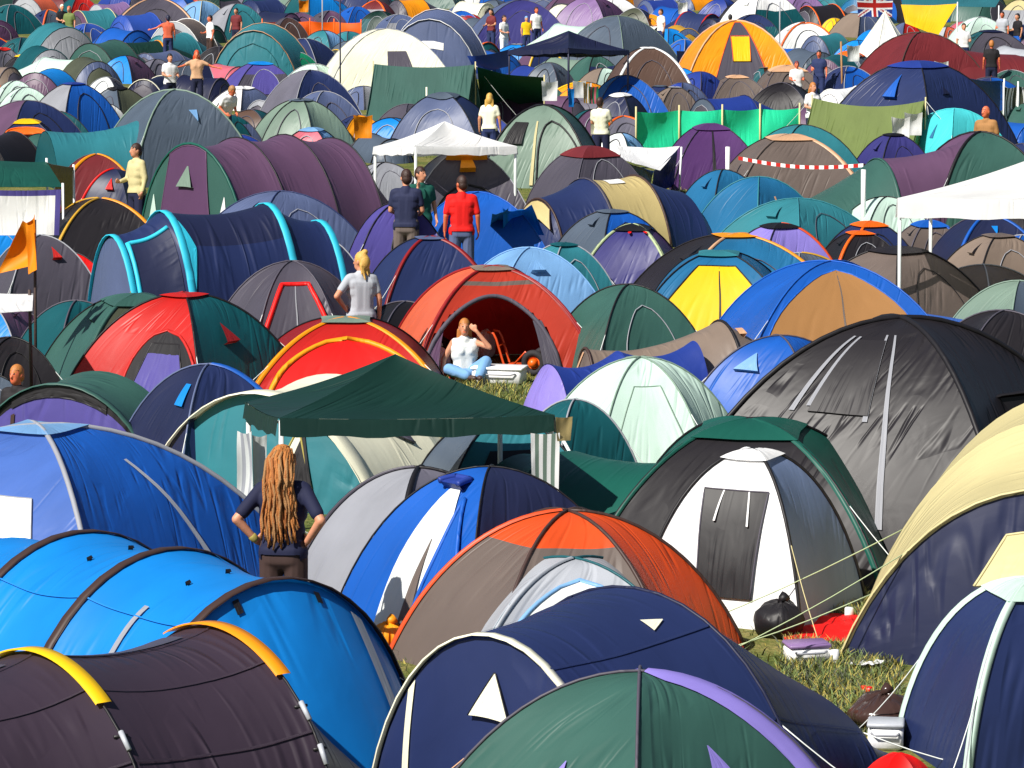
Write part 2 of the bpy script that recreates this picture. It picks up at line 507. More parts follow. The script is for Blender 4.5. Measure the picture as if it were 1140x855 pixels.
    for pt in pts: put_patch(rt, panel(pt[1]), cen, (pt[0],) + tuple(pt[2:]), res)
    if hole:
        k, p0, p1, q0, q1 = hole; f = panel(k); mb = MB(); L = []
        for j in range(25):
            an = math.pi * j / 24
            L.append((( p0 + p1) / 2 - (p1 - p0) / 2 * math.cos(an), q1 - 0.02 - (q1 - q0 - .02) * min(1, math.sin(an) * 1.0) ** .72 if 0 < j < 24 else q1))
        tube(mb, [f(*l) + outward(f, *l, cen) * .012 for l in L], .03, fabric('dgrey', .7, 0), 6)
        mb.build('door_roll', rt)
    if auto and not pts and not hole and not ext and s > 26:
        # an ordinary zipped door and a hooded vent on the panels turned to the viewer
        vis = sorted(range(n), key=lambda k: math.sin(-math.pi / 2 + rotr + 2 * math.pi * k / n))
        k = vis[0]
        dc = rg.choice((None, None, main_col(cs[k])))
        put_patch(rt, panel(k), cen, ('door', .24, .76, .42, .97, 'arch', dc, rg.choice(('black', 'dgrey', 'lgrey')), 0, .007 if s > 50 else .012), min(res, 1))
        if len(vis) > 1 and rg.random() < .55:
            put_patch(rt, panel(vis[1]), cen, ('vent', .42, .6, .3, .5, 'tri', main_col(cs[vis[1]]), None, .05), 0)
    for e in ext:
        k = e['panel']; an = -math.pi / 2 + 2 * math.pi * k / n + R_(e.get('turn', 0))
        hd = math.pi / 2 - an
        tunnel_geom(rt, [(a * Rr, b_ * Rr, h * H) for a, b_, h in e['hoops']], R_(e.get('th', 80)), e['cols'], res, heading=hd, front=None,
                    back=e.get('back'), blean=e.get('blean', .1), sag=e.get('sag', .06), sleeves=e.get('sleeves'), spts=e.get('spts', ()),
                    names=('porch', 'porch_front', 'porch_door'), seed=i0, uvo=uo)
    if guys is None: guys = (0, 1) if res == 2 else (0,) if res == 1 else ()
    for k in guys:
        p = arc(k, .62); q = arc(k, 1) * 1.35; q.z = 0
        guy(rt, p, q, guyc)
    record(rt, 'dome', cols, dict(cap=cap, pole=pole, ribs=ribs), (x, yt, w, r * w), label, 'tent', 'dome tents pitched across the field')
    return rt

def T(x, yt, w, cols, hoops, label=None, r=.6, head=40, th=82, front=None, back=None, lean=.25, sleeves=None, fpts=(), spts=(), sag=.05, res=None,
      guys=(), name='tunnel_tent', crease=.32, guyc='offwhite'):
    """x, yt: top of the first hoop; w: its true width in pixels; hoops: (distance m, width factor, height factor)"""
    i0 = len(TENTS)
    w *= 1.08; r /= 1.08; th = max(50, th - 11)
    base, H, s = place_top(x, yt, w, r)
    if res is None: res = 2 if s > 74 else 1 if s > 46 else 0
    Wh = w / s / 2
    rt = root(name, base, -R_(head))
    hp = [(d, Wh * a, H * b) for d, a, b in hoops]
    tunnel_geom(rt, hp, R_(th), cols, res, front=front, back=back, lean=lean, sleeves=sleeves, fpts=fpts, spts=spts, sag=sag, seed=i0, crease=crease, uvo=(i0 * 1.7, i0 * 2.9))
    for (i, a, ox, oy) in guys:
        d, wd, h = hp[i]; X, Z = hoop_arc(a, wd, h, R_(th))
        guy(rt, (X, d, Z), (X + ox, d + oy, 0), guyc)
    record(rt, 'tunnel', ','.join(cols), dict(cap=None, pole=None, ribs=(), sl=sleeves), (x, yt, w, r * w), label, 'tent', 'tunnel tents pitched across the field')
    bx = []; Rz = Matrix.Rotation(-R_(head), 3, 'Z')
    for i in range(len(hp) - 1):
        for f in (0, .5):
            d, wd, h = (hp[i][k] * (1 - f) + hp[i + 1][k] * f for k in range(3))
            P = base + Rz @ Vector((0, d, 0)); s_ = scale_at(P); q = to_px(P + Vector((0, 0, h))); bx.append((q[0], q[1], 2 * wd * s_ * max(.5, abs(math.cos(R_(head)))), h * s_))
    TENTS[-1]['boxes'] = bx
    return rt

def ridge(x, yt, L, W, H, head, c, label=None, ends='same', pole='lemon', name='ridge_tent', droop=.12):
    """canvas ridge tent: x, yt = the near top of the ridge"""
    p = at(x, yt, H); base = Vector((p.x, p.y, 0)); s = scale_at(base)
    rt = root(name, base, -R_(head))
    def side(sg):
        def S(u, v):
            zr = H * (1 - droop * 4 * u * (1 - u)); k = v
            sagk = .06 * math.sin(math.pi * v)
            return Vector((sg * W / 2 * k * (1 - sagk), u * L, zr * (1 - k) * (1 - sagk)))
        return S
    mb = MB()
    for sg in (-1, 1): grid(mb, side(sg), 14, 10, lambda u, v: fabric(c, .7, .2, .5), lambda u, v: (u * L + sg, v * 1.6))
    mb.build('fly', rt)
    for y, nm in ((0.02, 'end_flap'), (L - .02, 'end_flap')):
        mb = MB(); mb.add([(-W / 2, y, 0), (0, y, H * .99), (0, y + .05, 0)], [(0, 2, 1)], fabric(c if ends == 'same' else ends, .7, .2))
        mb.build(nm, rt)
        mb = MB(); mb.add([(W / 2, y, 0), (0, y, H * .99), (W * .22, y + (-.25 if y < 1 else .1), 0)], [(0, 2, 1)], fabric(c if ends == 'same' else ends, .7, .2))
        mb.build(nm, rt)
    for y in (-.03, L + .03):
        mb = MB(); tube(mb, [(0, y, -.05), (0, y, H + .08)], .018, solid(pole, .6), 6); mb.build('pole', rt)
    for y, d in ((-.03, -1), (L + .03, 1)): guy(rt, (0, y, H), (0, y + d * 1.3, 0))
    record(rt, 'ridge', c, dict(cap=None, pole=pole, ribs=()), (x, yt, W * s, H * s), label, 'tent', 'ridge tents in the camp')
    return rt

def gazebo(x, yt, side, rot, He, Hp, c, label, legc='offwhite', val=.2, legs=(0, 1, 2, 3), asp=1.0, thr=.3, droop=.05, striped=None):
    z = Hp * math.cos(SLOPE)
    p = at(x, yt, z); base = p - UPF * Hp; base.z = 0
    rt = root('gazebo', base, R_(rot), label, 'gazebo', 'gazebos standing among the tents', level=True)
    a = side / 2; b = a * asp
    C4 = [Vector((-a, -b, He)), Vector((a, -b, He)), Vector((a, b, He)), Vector((-a, b, He))]
    top = Vector((0, 0, Hp))
    mb = MB()
    for k in range(4):
        A, B = C4[k], C4[(k + 1) % 4]
        def S(u, v):
            e = A.lerp(B, u); e = e + Vector((0, 0, -droop * 4 * u * (1 - u) * .5))
            P = top.lerp(e, v); P.z -= .15 * math.sin(math.pi * v) * (4 * u * (1 - u) * .6 + .25)
            return P
        grid(mb, S, 14, 12, lambda u, v: fabric(c, .45, thr, .6), lambda u, v: (u * side * v + 5 * k, v * side * .6))
    roof = mb.build('roof', rt)
    if val:
        for k in range(4):
            A, B = C4[k], C4[(k + 1) % 4]; mb = MB(); o = (A + B); o.z = 0; o = o.normalized() * .012
            def V(u, v):
                e = A.lerp(B, u) + o * (1 + v * 2); e.z += -droop * 2 * u * (1 - u) - val * v - (.012 * math.sin(u * 23 + k) * v)
                return e
            grid(mb, V, 16, 4, lambda u, v: fabric(c, .45, thr, .3), lambda u, v: (u * side + 3 * k, v * .3))
            mb.build('valance', rt)
    lm = fabric(legc, .4, 0, .1)
    for k in range(4):
        A, B = C4[k], C4[(k + 1) % 4]
        mb = MB(); tube(mb, [A * .985 - Vector((0, 0, .03)), B * .985 - Vector((0, 0, .03))], .014, lm, 6); mb.build('eaves_rail', rt)
        mb = MB(); tube(mb, [A * .985 - Vector((0, 0, .04)), top - Vector((0, 0, .06))], .013, lm, 6); mb.build('rafter', rt)
    for k in legs:
        A = C4[k] * .985; gz = math.tan(SLOPE) * (Matrix.Rotation(R_(rot), 3, 'Z') @ A).y
        mb = MB()
        box(mb, (A.x, A.y, (He + gz) / 2 - .02), (.045, .045, He - gz), lm, 0, .008); l = mb.build('leg', rt)
        mb = MB(); box(mb, (A.x, A.y, gz + .02), (.1, .1, .03), lm, 0, .005); mb.build('foot_plate', l)
    return rt, base

def panel_cloth(rt, name, A, B, C_, D_, c, nu=10, nv=8, sag=.05, seed=0, mat=None, thick=.004):
    """a cloth hung on four corners A B (top) C D (bottom, C under B)"""
    A, B, C_, D_ = map(Vector, (A, B, C_, D_)); n = (B - A).cross(D_ - A).normalized()
    mb = MB()
    def S(u, v):
        P = A.lerp(B, u).lerp(D_.lerp(C_, u), v)
        return P + n * (sag * math.sin(math.pi * u) * math.sin(math.pi * v) + .25 * sag * noise.noise(Vector((u * 3 + seed, v * 2, seed)))) + Vector((0, 0, -.4 * abs(sag) * math.sin(math.pi * u) * (1 - v)))
    L = (B - A).length
    for sgn in (0, 1):
        grid(mb, lambda u, v: S(u, v) + n * (thick * sgn), nu, nv, mat or (lambda u, v: fabric(c, .55, .3)), lambda u, v: (u * L + seed, v * (D_ - A).length))
    return mb.build(name, rt)
# ------------------------------------------------------------------ the nearest tents
D(712, 748, 455, 'green,green,lilac,green', 'dark green dome tent with lilac edging at the bottom edge of the field', r=.5, rot=42, th=66, pole='dgrey',
  ribs=[(1, 'lilac', .30)], pts=[('vent', 0, .40, .62, .52, .72, 'tri', 'lilac', None, .05), ('vent', 3, .45, .6, .58, .75, 'tri', 'lilac', None, .05)], guys=(3,), guyc='peach')
T(548, 708, 340, ['navy', 'navy'], [(0, 1, 1), (1.55, 1.35, 1.06), (3.1, .95, .42), (3.6, .7, .03)],
  'navy tunnel tent with cream hoop and a cream vent on its round front', r=.68, head=40, th=88, front='navy', lean=.12, sag=.02,
  sleeves=[(0, 'cream', .075), (1, 'dnavy', .03)],
  fpts=[('seam_strip', .235, .262, .03, 1, 'rect', 'cream', None), ('seam_strip', .745, .772, .03, 1, 'rect', 'cream', None),
        ('vent', .46, .58, .16, .38, 'tri', 'cream', 'black', .03, .005), ('logo_dot', .665, .692, .33, .36, 'oval', 'cream', None)],
  spts=[(0, 'patch', .60, .635, .72, .82, 'itri', 'cream', None)] + [(i, 'seam', a, a + .0035, .01, .99, 'rect', 'navy', None) for i in (0, 1) for a in (.36, .66, .84)], guys=[(1, .7, 1.0, .4), (2, .7, .9, .6)])
T(50, 730, 440, ['pitch', 'pitch', 'pitch', 'pitch'], [(-1.3, .95, .93), (0, 1, 1), (1.4, 1, 1.0), (2.3, .7, .1)],
  'dark plum tunnel tent with broad yellow hoops in the near corner', r=.47, head=53, th=95, back='pitch', sag=.09, crease=.42,
  sleeves=[(0, 'black', .02), (1, 'black', .02), (2, 'black', .02)],
  spts=[(1, 'window_cover', .18, .46, .15, .85, 'rect', 'dgrey', None), (0, 'window_cover', .18, .46, .15, .85, 'rect', 'dgrey', None)] + [(i, 'seam', a, a + .004, .01, .99, 'rect', 'pitch', None) for i in (0, 1) for a in (.47, .64, .80)])
_t = TENTS[-1]['o']
def hoop_band(rt, y, wd, h, th, a0, a1, c, wid, out=.012, name='yellow_sleeve'):
    pts = []; side = []; outs = []
    for k in range(21):
        a = a0 + (a1 - a0) * k / 20
        x, z = hoop_arc(a, wd, h, R_(th)); pts.append(Vector((x, y, z))); side.append(Vector((0, 1, 0))); outs.append(Vector((x / wd ** 2, 0, z / h ** 2 + .1)).normalized())
    mb = MB(); ribbon(mb, [p + o * .012 for p, o in zip(pts, outs)], side, outs, wid, out, fabric(c, .45, .15, .25)); return mb.build(name, rt)
_W, _H = 440 / ((730 - YH + .47 * 440) / HC) / 2, .47 * 440 / ((730 - YH + .47 * 440) / HC)
def clip(rt, y, wd, h, th, a):
    x, z = hoop_arc(a, wd + .03, h + .03, R_(th)); x2, z2 = hoop_arc(a + .07, wd + .03, h + .03, R_(th)); mb = MB()
    tube(mb, [(x, y, z), (x2, y, z2)], .019, solid('silver', .4), 6); tube(mb, [(x, y - .05, z - .03), (x, y + .05, z - .03)], .012, solid('black', .5), 5); mb.build('pole_clip', rt)
for _y in (0, 1.4):
    for _a in (.50, .66): clip(_t, _y, _W * 1.08, _H, 84, _a)
for _y, _k in ((0, 1), (1.4, 1)): hoop_band(_t, _y, _W * _k * 1.08 + .012, _H * _k + .012, 84, -.34, .38, 'oranget' if _y else 'yellow', .12)
T(300, 646, 400, ['brightblue', 'brightblue', 'brightblue'], [(0, 1, 1), (1.22, 1.02, 1.04), (2.3, 1.02, 1.03), (3.3, .95, .9)],
  'bright blue tunnel tent with maroon hoops behind the plum tunnel tent', r=.53, head=-44, th=86, front='brightblue', lean=.85, sag=.05, crease=.42,
  sleeves=[(0, 'dbrown', .085), (1, 'dbrown', .085), (2, 'dbrown', .085)],
  fpts=[('door_strip', .70, .735, .06, 1, 'rect', 'silver', None), ('tie', .2, .215, .05, .12, 'rect', 'black', None), ('tie', .60, .615, .04, .1, 'rect', 'black', None), ('tie', .4, .415, .02, .09, 'rect', 'black', None)],
  spts=[(0, 'seam_strip', .18, .33, .50, .54, 'rect', 'lgrey', None)] + [(i, 'seam', a, a + .003, .01, .99, 'rect', 'brightblue', None) for i in (0, 1) for a in (.30, .62)] + [(i, 'toggle', a, a + .012, .46, .475, 'rect', 'black', None, .02) for i in (0, 1) for a in (.42, .52)], guys=[(0, .8, .9, -.3), (0, -.5, -.9, -1.2)])
D(42, 474, 520, 'blue,blue,blue,blue_lit', 'big blue dome tent with pale cap and a white window, at the left edge', r=.41, rot=64, th=70, cap='sky:.15', pole='lgrey', pr=.024,  # paler blue front panel has the light falling on it painted in
  pts=[('window', 3, .56, .80, .50, .66, 'rect', 'offwhite', 'lgrey', 0, .006), ('seam_strip', 0, .62, .645, .38, 1, 'rect', 'silver', None, .02)], guys=(1,), crease=.42)
D(205, 327, 237, 'dteal,green,green,red', 'red and teal dome tent with a violet front door', r=.53, rot=57, th=72, cap='red:.16', pole='black', pr=.014,
  pts=[('door_hood', 3, .40, .99, .50, .99, 'arch', 'black', 'red', .03, .02), ('door', 3, .46, .93, .60, .995, 'trap', 'violet', 'black', .06, .012), ('vent', 0, .38, .56, .46, .62, 'tri', 'dred', None, .06)], ribs=[(2, 'red', .07)])
D(152, 328, 209, 'olivegrey,olivegrey,green,green', 'green and khaki dome tent right behind the red and teal dome', r=.5, rot=20, th=66, cap='green:.3', ribs=[(0, 'green', .06)])
T(66, 428, 225, ['green', 'green'], [(0, 1, 1), (.9, 1.0, 1.03), (2.1, .6, .1)], 'green tunnel tent with a purple front panel, left of the navy dome', r=.48, head=22, th=80, front='black<.08<violet', lean=.1,
  sleeves=[(0, 'green', .10)], fpts=[('lining', .3, .7, .0, .12, 'rect', 'black', None), ('zip', .30, .318, .2, 1, 'rect', 'dbrown', None)])
D(385, 354, 205, 'red,dred,red,dred', 'red dome tent with yellow pole bands and mint cap', r=.44, rot=3, th=68, cap='sage:.2', pole='black',
  ribs=[(0, 'oranget', .08), (1, 'oranget', .08)], pts=[('door', 0, .10, .92, .42, .99, 'arch', 'brightred', 'oranget', .10, .035)])
D(325, 291, 165, 'dgrey', 'charcoal dome tent with a red framed door', r=.66, n=6, rot=8, th=80, pole='dgrey',
  pts=[('door', 0, .0, 1, .42, .98, 'trap', 'dgrey', 'brightred', .06, .035), ('door_strap', 0, .49, .51, .42, .98, 'rect', 'lgrey', None, .09)])
T(125, 262, 135, ['navy', 'navy<.3<inknavy<.7<navy', 'navy'], [(0, 1, 1), (.75, 1.25, 1.18), (2.3, 1.28, 1.2), (3.1, 1.1, 1.03), (3.6, .8, .1)],
  'long navy tunnel tent with cyan hoops', r=1.0, head=60, th=86, front='slateblue', lean=.18, crease=.42,
  sleeves=[(0, 'cyan', .09), (1, 'cyan', .11), (2, 'cyan', .11), (3, 'cyan', .10)],
  spts=[(0, 'side_window', .62, .92, .12, .88, 'rect', 'inknavy', 'cyan', 0, .035), (1, 'patch', .55, .9, .0, .12, 'itri', 'cyan', None)],
  fpts=[('side_flap', .0, .22, .05, 1, 'tri', 'brightred', None, .12), ('window', .62, .85, .35, .8, 'tri', 'lgrey', None)], guys=[(0, .6, .7, -.9), (1, .7, .9, -.2)], guyc='straw')
T(213, 160, 185, ['green<.26<plumgrey', 'plumgrey', 'plumgrey', 'plumgrey'], [(0, 1, 1), (1.0, 1.04, 1.03), (2.05, 1.04, 1.03), (3.1, 1.0, .97), (3.9, .85, .35)],
  'large plum tunnel tent with green and white front', r=.66, head=48, th=88, front='green', lean=.12, sleeves=[(0, 'bottle', .05), (1, 'black', .03), (2, 'black', .03), (3, 'black', .03)],
  fpts=[('door', .28, .68, .0, 1, 'trap', 'plum', 'plumgrey', .02, .01), ('window', .15, .31, .25, .98, 'tri', 'mint', None), ('window', .67, .82, .25, .98, 'tri', 'white', None), ('vent', .44, .54, .18, .38, 'tri', 'sage', None, .07)], res=2)
D(545, 520, 305, 'inknavy,navy,navy,blue', 'blue and dark navy dome tent with its white lined door half open', r=.62, rot=38, th=76, pole='black', pr=.008,
  pts=[('inner_door', 3, .30, .72, .26, .99, 'arch', 'offwhite', None, .01), ('door_flap', 3, .54, .97, .36, .99, 'tri', 'blue', 'blue', .05, .02), ('lining', 3, .48, .58, .55, .98, 'tri', 'dtaupe', None, .05), ('rolled_door', 3, .28, .66, .22, .31, 'rect', 'royal', 'royal', .08, .03), ('vent', 0, .05, .3, .5, .64, 'tri', 'navy', None, .05)], guys=(0,))
D(466, 521, 255, 'grey,dgrey,grey,lgrey', 'silver grey dome tent beside the man with dreadlocks', r=.62, rot=36, th=76, ribs=[(0, 'black', .05), (3, 'dgrey', .04)], pole='black', pr=.016, auto=False, guys=(3,))  # lighter front left panel paints in the lit side of the grey fabric
D(632, 569, 400, 'rust<.40<dtaupe,rust,rust,rust,rust,rust<.40<dtaupe', 'orange and brown dome tent with dark pole seams', flat=1, r=.41, n=6, rot=5, th=58, pole='dbrown', pr=.016,
  ribs=[(5, 'rust', .06)], auto=False, guys=(1,), guyc='oranget')
D(640, 622, 235, 'silver', 'small pale grey dome tent with a white mesh front', r=.58, n=4, rot=4, th=78, pole='dteal', pr=.012,
  pts=[('door_panel', 0, .10, .90, .32, .99, 'arch', 'offwhite', 'sky', .012, .02), ('sleeve_vent', 0, .58, .74, .42, .58, 'arch', 'jade', None, .05), ('window', 0, .4, .55, .5, .7, 'oval', 'silver', None, .02)], ribs=[(0, 'silver', .05)])
D(838, 501, 262, 'white,greyblue,slate,white', 'white dome tent with a wide black mesh door', r=.70, flat=1, rot=-26, th=66, pole='black', pr=.016, cap='white:.22',
  pts=[('mesh_door', 0, .14, .90, .43, .90, 'box', 'black', 'dgrey', .015, .008), ('door_tie', 0, .36, .378, .42, .6, 'rect', 'white', None, .03), ('door_tie', 0, .66, .678, .42, .62, 'rect', 'white', None, .03)], guys=(1,), guyc='lemon')
D(835, 467, 320, 'charcoal<9<charcoal,bottle,bottle,bottle', 'bottle green dome tent with a charcoal front behind the white tent', r=.50, rot=-10, th=72, cap='bottle:.30', pole='black', pr=.016, auto=False,
  ribs=[(0, 'bottle', .05), (1, 'bottle', .09)],
  ext=[dict(panel=3, turn=-14, hoops=[(.2, .58, .74), (1.02, .8, .66), (1.25, .7, .62)], cols=['bottle'], th=86, sag=.12, back='bottle', blean=.15)], guys=(1,))
D(713, 398, 205, 'mint', 'pale mint dome tent with fine pole seams', r=.56, n=6, rot=6, th=70, pole='sage', pr=.01, pts=[('door', 0, .1, .9, .45, .97, 'trap', 'mint', 'sage', 0, .008)], crease=.42)
D(1003, 354, 470, 'charcoal', 'big charcoal dome tent with silver straps on its side', r=.515, rot=63, th=66, pole='black', pr=.028, crease=.42,
  pts=[('strap', 3, .20, .222, .24, .60, 'rect', 'lgrey', None), ('strap', 3, .26, .282, .24, .58, 'rect', 'lgrey', None), ('strap', 3, .53, .552, .22, .62, 'rect', 'lgrey', None), ('strap', 3, .62, .642, .22, .92, 'rect', 'lgrey', None), ('window_cover', 3, .28, .55, .26, .60, 'rect', 'charcoal', None, .01)],
  guys=(), auto=False)
T(1138, 438, 370, ['charcoal', 'charcoal'], [(0, 1, 1), (1.0, 1.02, 1.08), (1.4, .9, .9)], 'charcoal tunnel tent with pale triangular window and orange webbing beside the big charcoal dome', r=.45, head=-16, th=78, front='black', lean=.2,
  sleeves=[(0, 'black', .07)], fpts=[('window', .22, .46, .10, .42, 'itri', 'silver', None), ('webbing', .17, .185, .2, 1, 'rect', 'rust', None, .03), ('webbing', .10, .112, .3, 1, 'rect', 'rust', None, .03)])
T(1172, 545, 432, ['lemon', 'lemon', 'lemon'], [(0, 1, 1), (1.2, 1.02, 1.28), (2.4, 1, 1.32), (3.6, .8, .6)], 'pale yellow tunnel tent with a navy front wall', r=.47, head=14, th=72, front='inknavy', lean=.35,
  sleeves=[(0, 'lemon', .07)], fpts=[('awning', .36, .64, .22, .50, 'trap', 'lemon', 'lemon', .22, .012)], guys=[(0, -.78, -1.5, -.55), (1, -.72, -1.9, -.9), (0, -.6, -1.7, -1.1)], guyc='palegreen', crease=.42)
D(1150, 645, 275, 'navy,navy,navy,navy', 'navy dome tent with mint pole bands in the right corner', flat=1, r=.76, rot=12, th=76, cap='mint:.28', pole='lgrey', pr=.01,
  ribs=[(0, 'mint', .075), (3, 'mint', .09)], guys=(0, 3), auto=False)
D(1000, 838, 85, 'brightred', 'orange red round tent top at the bottom edge', r=.6, rot=0, th=84, pole=None, auto=False, guys=(), n=6)
D(700, 317, 165, 'green,dteal,green,green', 'dark green dome tent above the royal blue tarp', r=.62, rot=24, th=72)
D(925, 291, 237, 'blue', 'bright blue dome tent with a tan front door', r=.52, rot=8, th=72, pole='blue', pts=[('door', 0, .04, .90, .22, .99, 'arch', 'tan', 'blue', .012, .012), ('zip', 0, .47, .482, .24, .99, 'rect', 'dtaupe', None, .02)],
  ext=[dict(panel=1, turn=-24, hoops=[(.3, .5, .62), (1.2, .5, .44), (1.5, .45, .40)], cols=['blue'], back='slateblue', blean=.2, sleeves=[(1, 'lgrey', .03)], sag=.03)])
D(868, 374, 185, 'blue', 'royal blue dome tent half hidden by the charcoal dome', r=.5, rot=-30, th=70, pts=[('vent', 0, .2, .5, .4, .6, 'tri', 'sky', None, .04)])
T(652, 388, 70, ['taupe', 'taupe', 'taupe'], [(0, 1, 1), (.7, 1.2, .95), (1.75, 2.35, 1.35), (2.9, 1.6, .6), (3.3, 1.1, .05)], 'taupe tunnel tent with a small arched nose', r=1.0, head=72, th=80, front='dtaupe', lean=.2,
  sleeves=[(0, 'dbrown', .04), (2, 'black', .04)], fpts=[('zip', .48, .52, .05, 1, 'rect', 'peach', None)], spts=[(2, 'vent_tube', .55, .62, .1, .16, 'rect', 'peach', None, .05)])
T(612, 405, 110, ['royal', 'royal'], [(0, 1, 1), (.9, .9, 1.15), (1.9, .8, 1.25)], 'royal blue tarp shelter beside the taupe tent', r=.6, head=66, th=80, front='lilac', lean=.3, sag=.16, back='royal', name='tarp_shelter')  # lilac front wall paints in the highlight on the royal blue tarp
D(800, 280, 176, 'tealblue', 'teal blue dome tent with a bright yellow door', r=.56, rot=-6, th=72, pole='black', cap='teal:.2',
  pts=[('door', 0, .04, .97, .34, .99, 'trap', 'yellow', 'black', .015, .012), ('zip', 0, .53, .545, .36, .99, 'rect', 'black', None, .025)])
D(818, 261, 226, 'tealblue,dteal,teal,charcoal', 'slate dome tent with yellow pole bands behind the yellow door', r=.46, rot=14, th=68, cap='oranget:.16', ribs=[(0, 'peach', .06), (1, 'oranget', .06)])
D(704, 250, 130, 'indigo,purple,indigo,indigo', 'indigo tent with a black bag roof and lime edges', r=.76, rot=-10, th=62, cap='black:.26', pole='black', ribs=[(0, 'palegreen', .05), (1, 'palegreen', .05)], pts=[('red_clip', 0, .45, .55, .24, .31, 'oval', 'brightred', None, .05), ('red_clip', 0, .9, .99, .24, .31, 'oval', 'brightred', None, .05)])
D(590, 276, 165, 'sky,sky,sky,sky', 'sky blue dome tent behind the red tent', r=.62, rot=22, th=74, pole='sky', pts=[('vent', 0, .3, .52, .3, .46, 'tri', 'sky', None, .07)])
D(628, 271, 116, 'teal', 'teal dome tent with clothes drying beside the sky blue dome', r=.72, rot=30, th=72, cap='dteal:.2')
D(548, 297, 204, 'brick<.30<dtaupe<.34<brick,dred,red,coral', 'rust red dome tent with its front open and a woman sitting at the door', r=.56, rot=10, th=76, cap='taupe:.17', pole='dred', pr=.02,  # coral panel paints in the red glow inside the open tent
  hole=(0, .03, .80, .46, 1.0), ribs=[(0, 'dred', .05), (1, 'dred', .08)], pts=[('side_stripe', 1, .05, .35, .2, .98, 'rect', 'taupe', None, .01), ('vent', 1, .45, .62, .3, .44, 'tri', 'coral', None, .05), ('mesh', 0, .70, .80, .66, .99, 'trap', 'dgrey', None, .02), ('mesh', 0, .02, .12, .66, .99, 'tri', 'plumgrey', None, .02)], auto=False)
D(478, 264, 138, 'navy,inknavy,navy,navy', 'navy dome tent with red pole bands below the man in red', r=.58, rot=14, th=64, cap='slateblue:.18', ribs=[(0, 'dred', .06), (1, 'dred', .08), (2, 'dred', .08)], auto=False)
D(533, 214, 143, 'blue', 'blue dome tent behind the man in a red shirt', r=.58, rot=10, th=68, pole='blue', auto=False)
D(444, 226, 110, 'violet,plum,violet,violet', 'violet dome tent with a dark open doorway beside the plum tunnel', r=.8, rot=8, th=78, pts=[('doorway', 0, .35, .75, .4, .98, 'arch', 'dnavy', 'black'), ('lining', 0, .4, .6, .3, .5, 'trap', 'white', None, .03)])  # dark doorway patch paints the shade inside the opening
D(517, 167, 138, 'dgrey,grey,grey,grey', 'grey dome tent with an orange visor under the white gazebo', r=.66, rot=6, th=72, pole='lgrey', pts=[('visor', 0, .05, .95, .14, .30, 'trap', 'oranget', None, .10), ('visor_tab', 0, .38, .62, .28, .46, 'rect', 'oranget', None, .12), ('door', 0, .2, .8, .6, .98, 'arch', None, 'black', 0, .02)])
D(605, 117, 123, 'sage,green,sage,sage', 'pale green dome tent with a black window flap', r=.72, rot=-8, th=78, pole='black', pr=.022, cap=None, pts=[('window_flap', 0, .08, .30, .42, .66, 'rect', 'black', None, .04), ('door', 0, .5, .95, .4, .97, 'arch', None, 'black', 0, .02), ('zip', 0, .44, .47, .4, .98, 'rect', 'lemon', None, .02)])
T(600, 203, 120, ['navy', 'sand', 'navy'], [(0, .8, .75), (.95, 1.1, 1.02), (2.0, 1.12, 1.02), (2.9, 1.0, .75), (3.4, .8, .1)], 'navy and sand striped tunnel tent', r=.62, head=58, th=82, front='navy', lean=.3, sleeves=[(0, 'dbrown', .04), (1, 'dgrey', .06), (2, 'dbrown', .05)],
  fpts=[('visor', .2, .8, .02, .34, 'trap', 'sand', 'dbrown', .08, .01)], spts=[(1, 'notice', .52, .60, .3, .62, 'rect', 'white', None, .01)], guys=[(2, 1, 1, -.3)], guyc='lgrey')
D(682, 234, 123, 'blue,navy,blue,slate', 'blue dome tent with a grey crown', r=.5, rot=34, th=70, cap='slate:.22')
D(805, 189, 101, 'tealblue', 'teal blue dome tent with one pale ridge, leftmost of the three teal domes', r=.7, rot=30, th=74)
D(845, 197, 132, 'tealblue,teal,teal,tealblue', 'brighter teal blue dome tent next to the taller teal one', r=.55, rot=40, th=72, pole='teal', pts=[('tie', 0, .4, .44, .5, .6, 'rect', 'peach', None)])
D(888, 221, 187, 'teal', 'wide low teal dome tent behind the lilac tent', r=.4, rot=42, th=64, pole='teal')
D(880, 150, 141, 'dtaupe<9<dtaupe,peach,peach,dtaupe', 'taupe dome tent with peach cap and grey mesh front', r=.54, rot=6, th=78, cap='peach:.26', ribs=[(1, 'peach', .12), (0, 'dtaupe', .05)], auto=False)
D(893, 139, 132, 'teal', 'teal dome tent rising behind the taupe and peach dome', r=.58, rot=20, th=74)
ridge(1029, 112, 2.6, 2.5, 1.35, -68, 'olive', 'olive canvas ridge tent with lemon poles')
D(995, 149, 92, 'indigo,violet,indigo,indigo', 'indigo dome tent with black cap in front of the ridge tent', r=.72, rot=22, th=66, cap='black:.2', pole='black')
D(1062, 121, 116, 'aqua,sky,aqua,aqua', 'aqua dome tent with two small vents', r=.5, rot=36, th=66, pole='aqua', pts=[('vent', 3, .5, .58, .5, .72, 'tri', 'tealblue', None)])
D(1022, 68, 198, 'navy,dnavy,navy,navy', 'big navy dome tent with a blue hooded vent', r=.52, rot=46, th=72, pole='black', pr=.016, cap='royal:.25', pts=[('vent', 3, .45, .62, .34, .6, 'tri', 'blue', None, .10), ('tie', 0, .3, .42, .48, .56, 'tri', 'dnavy', None, .03)], auto=False)
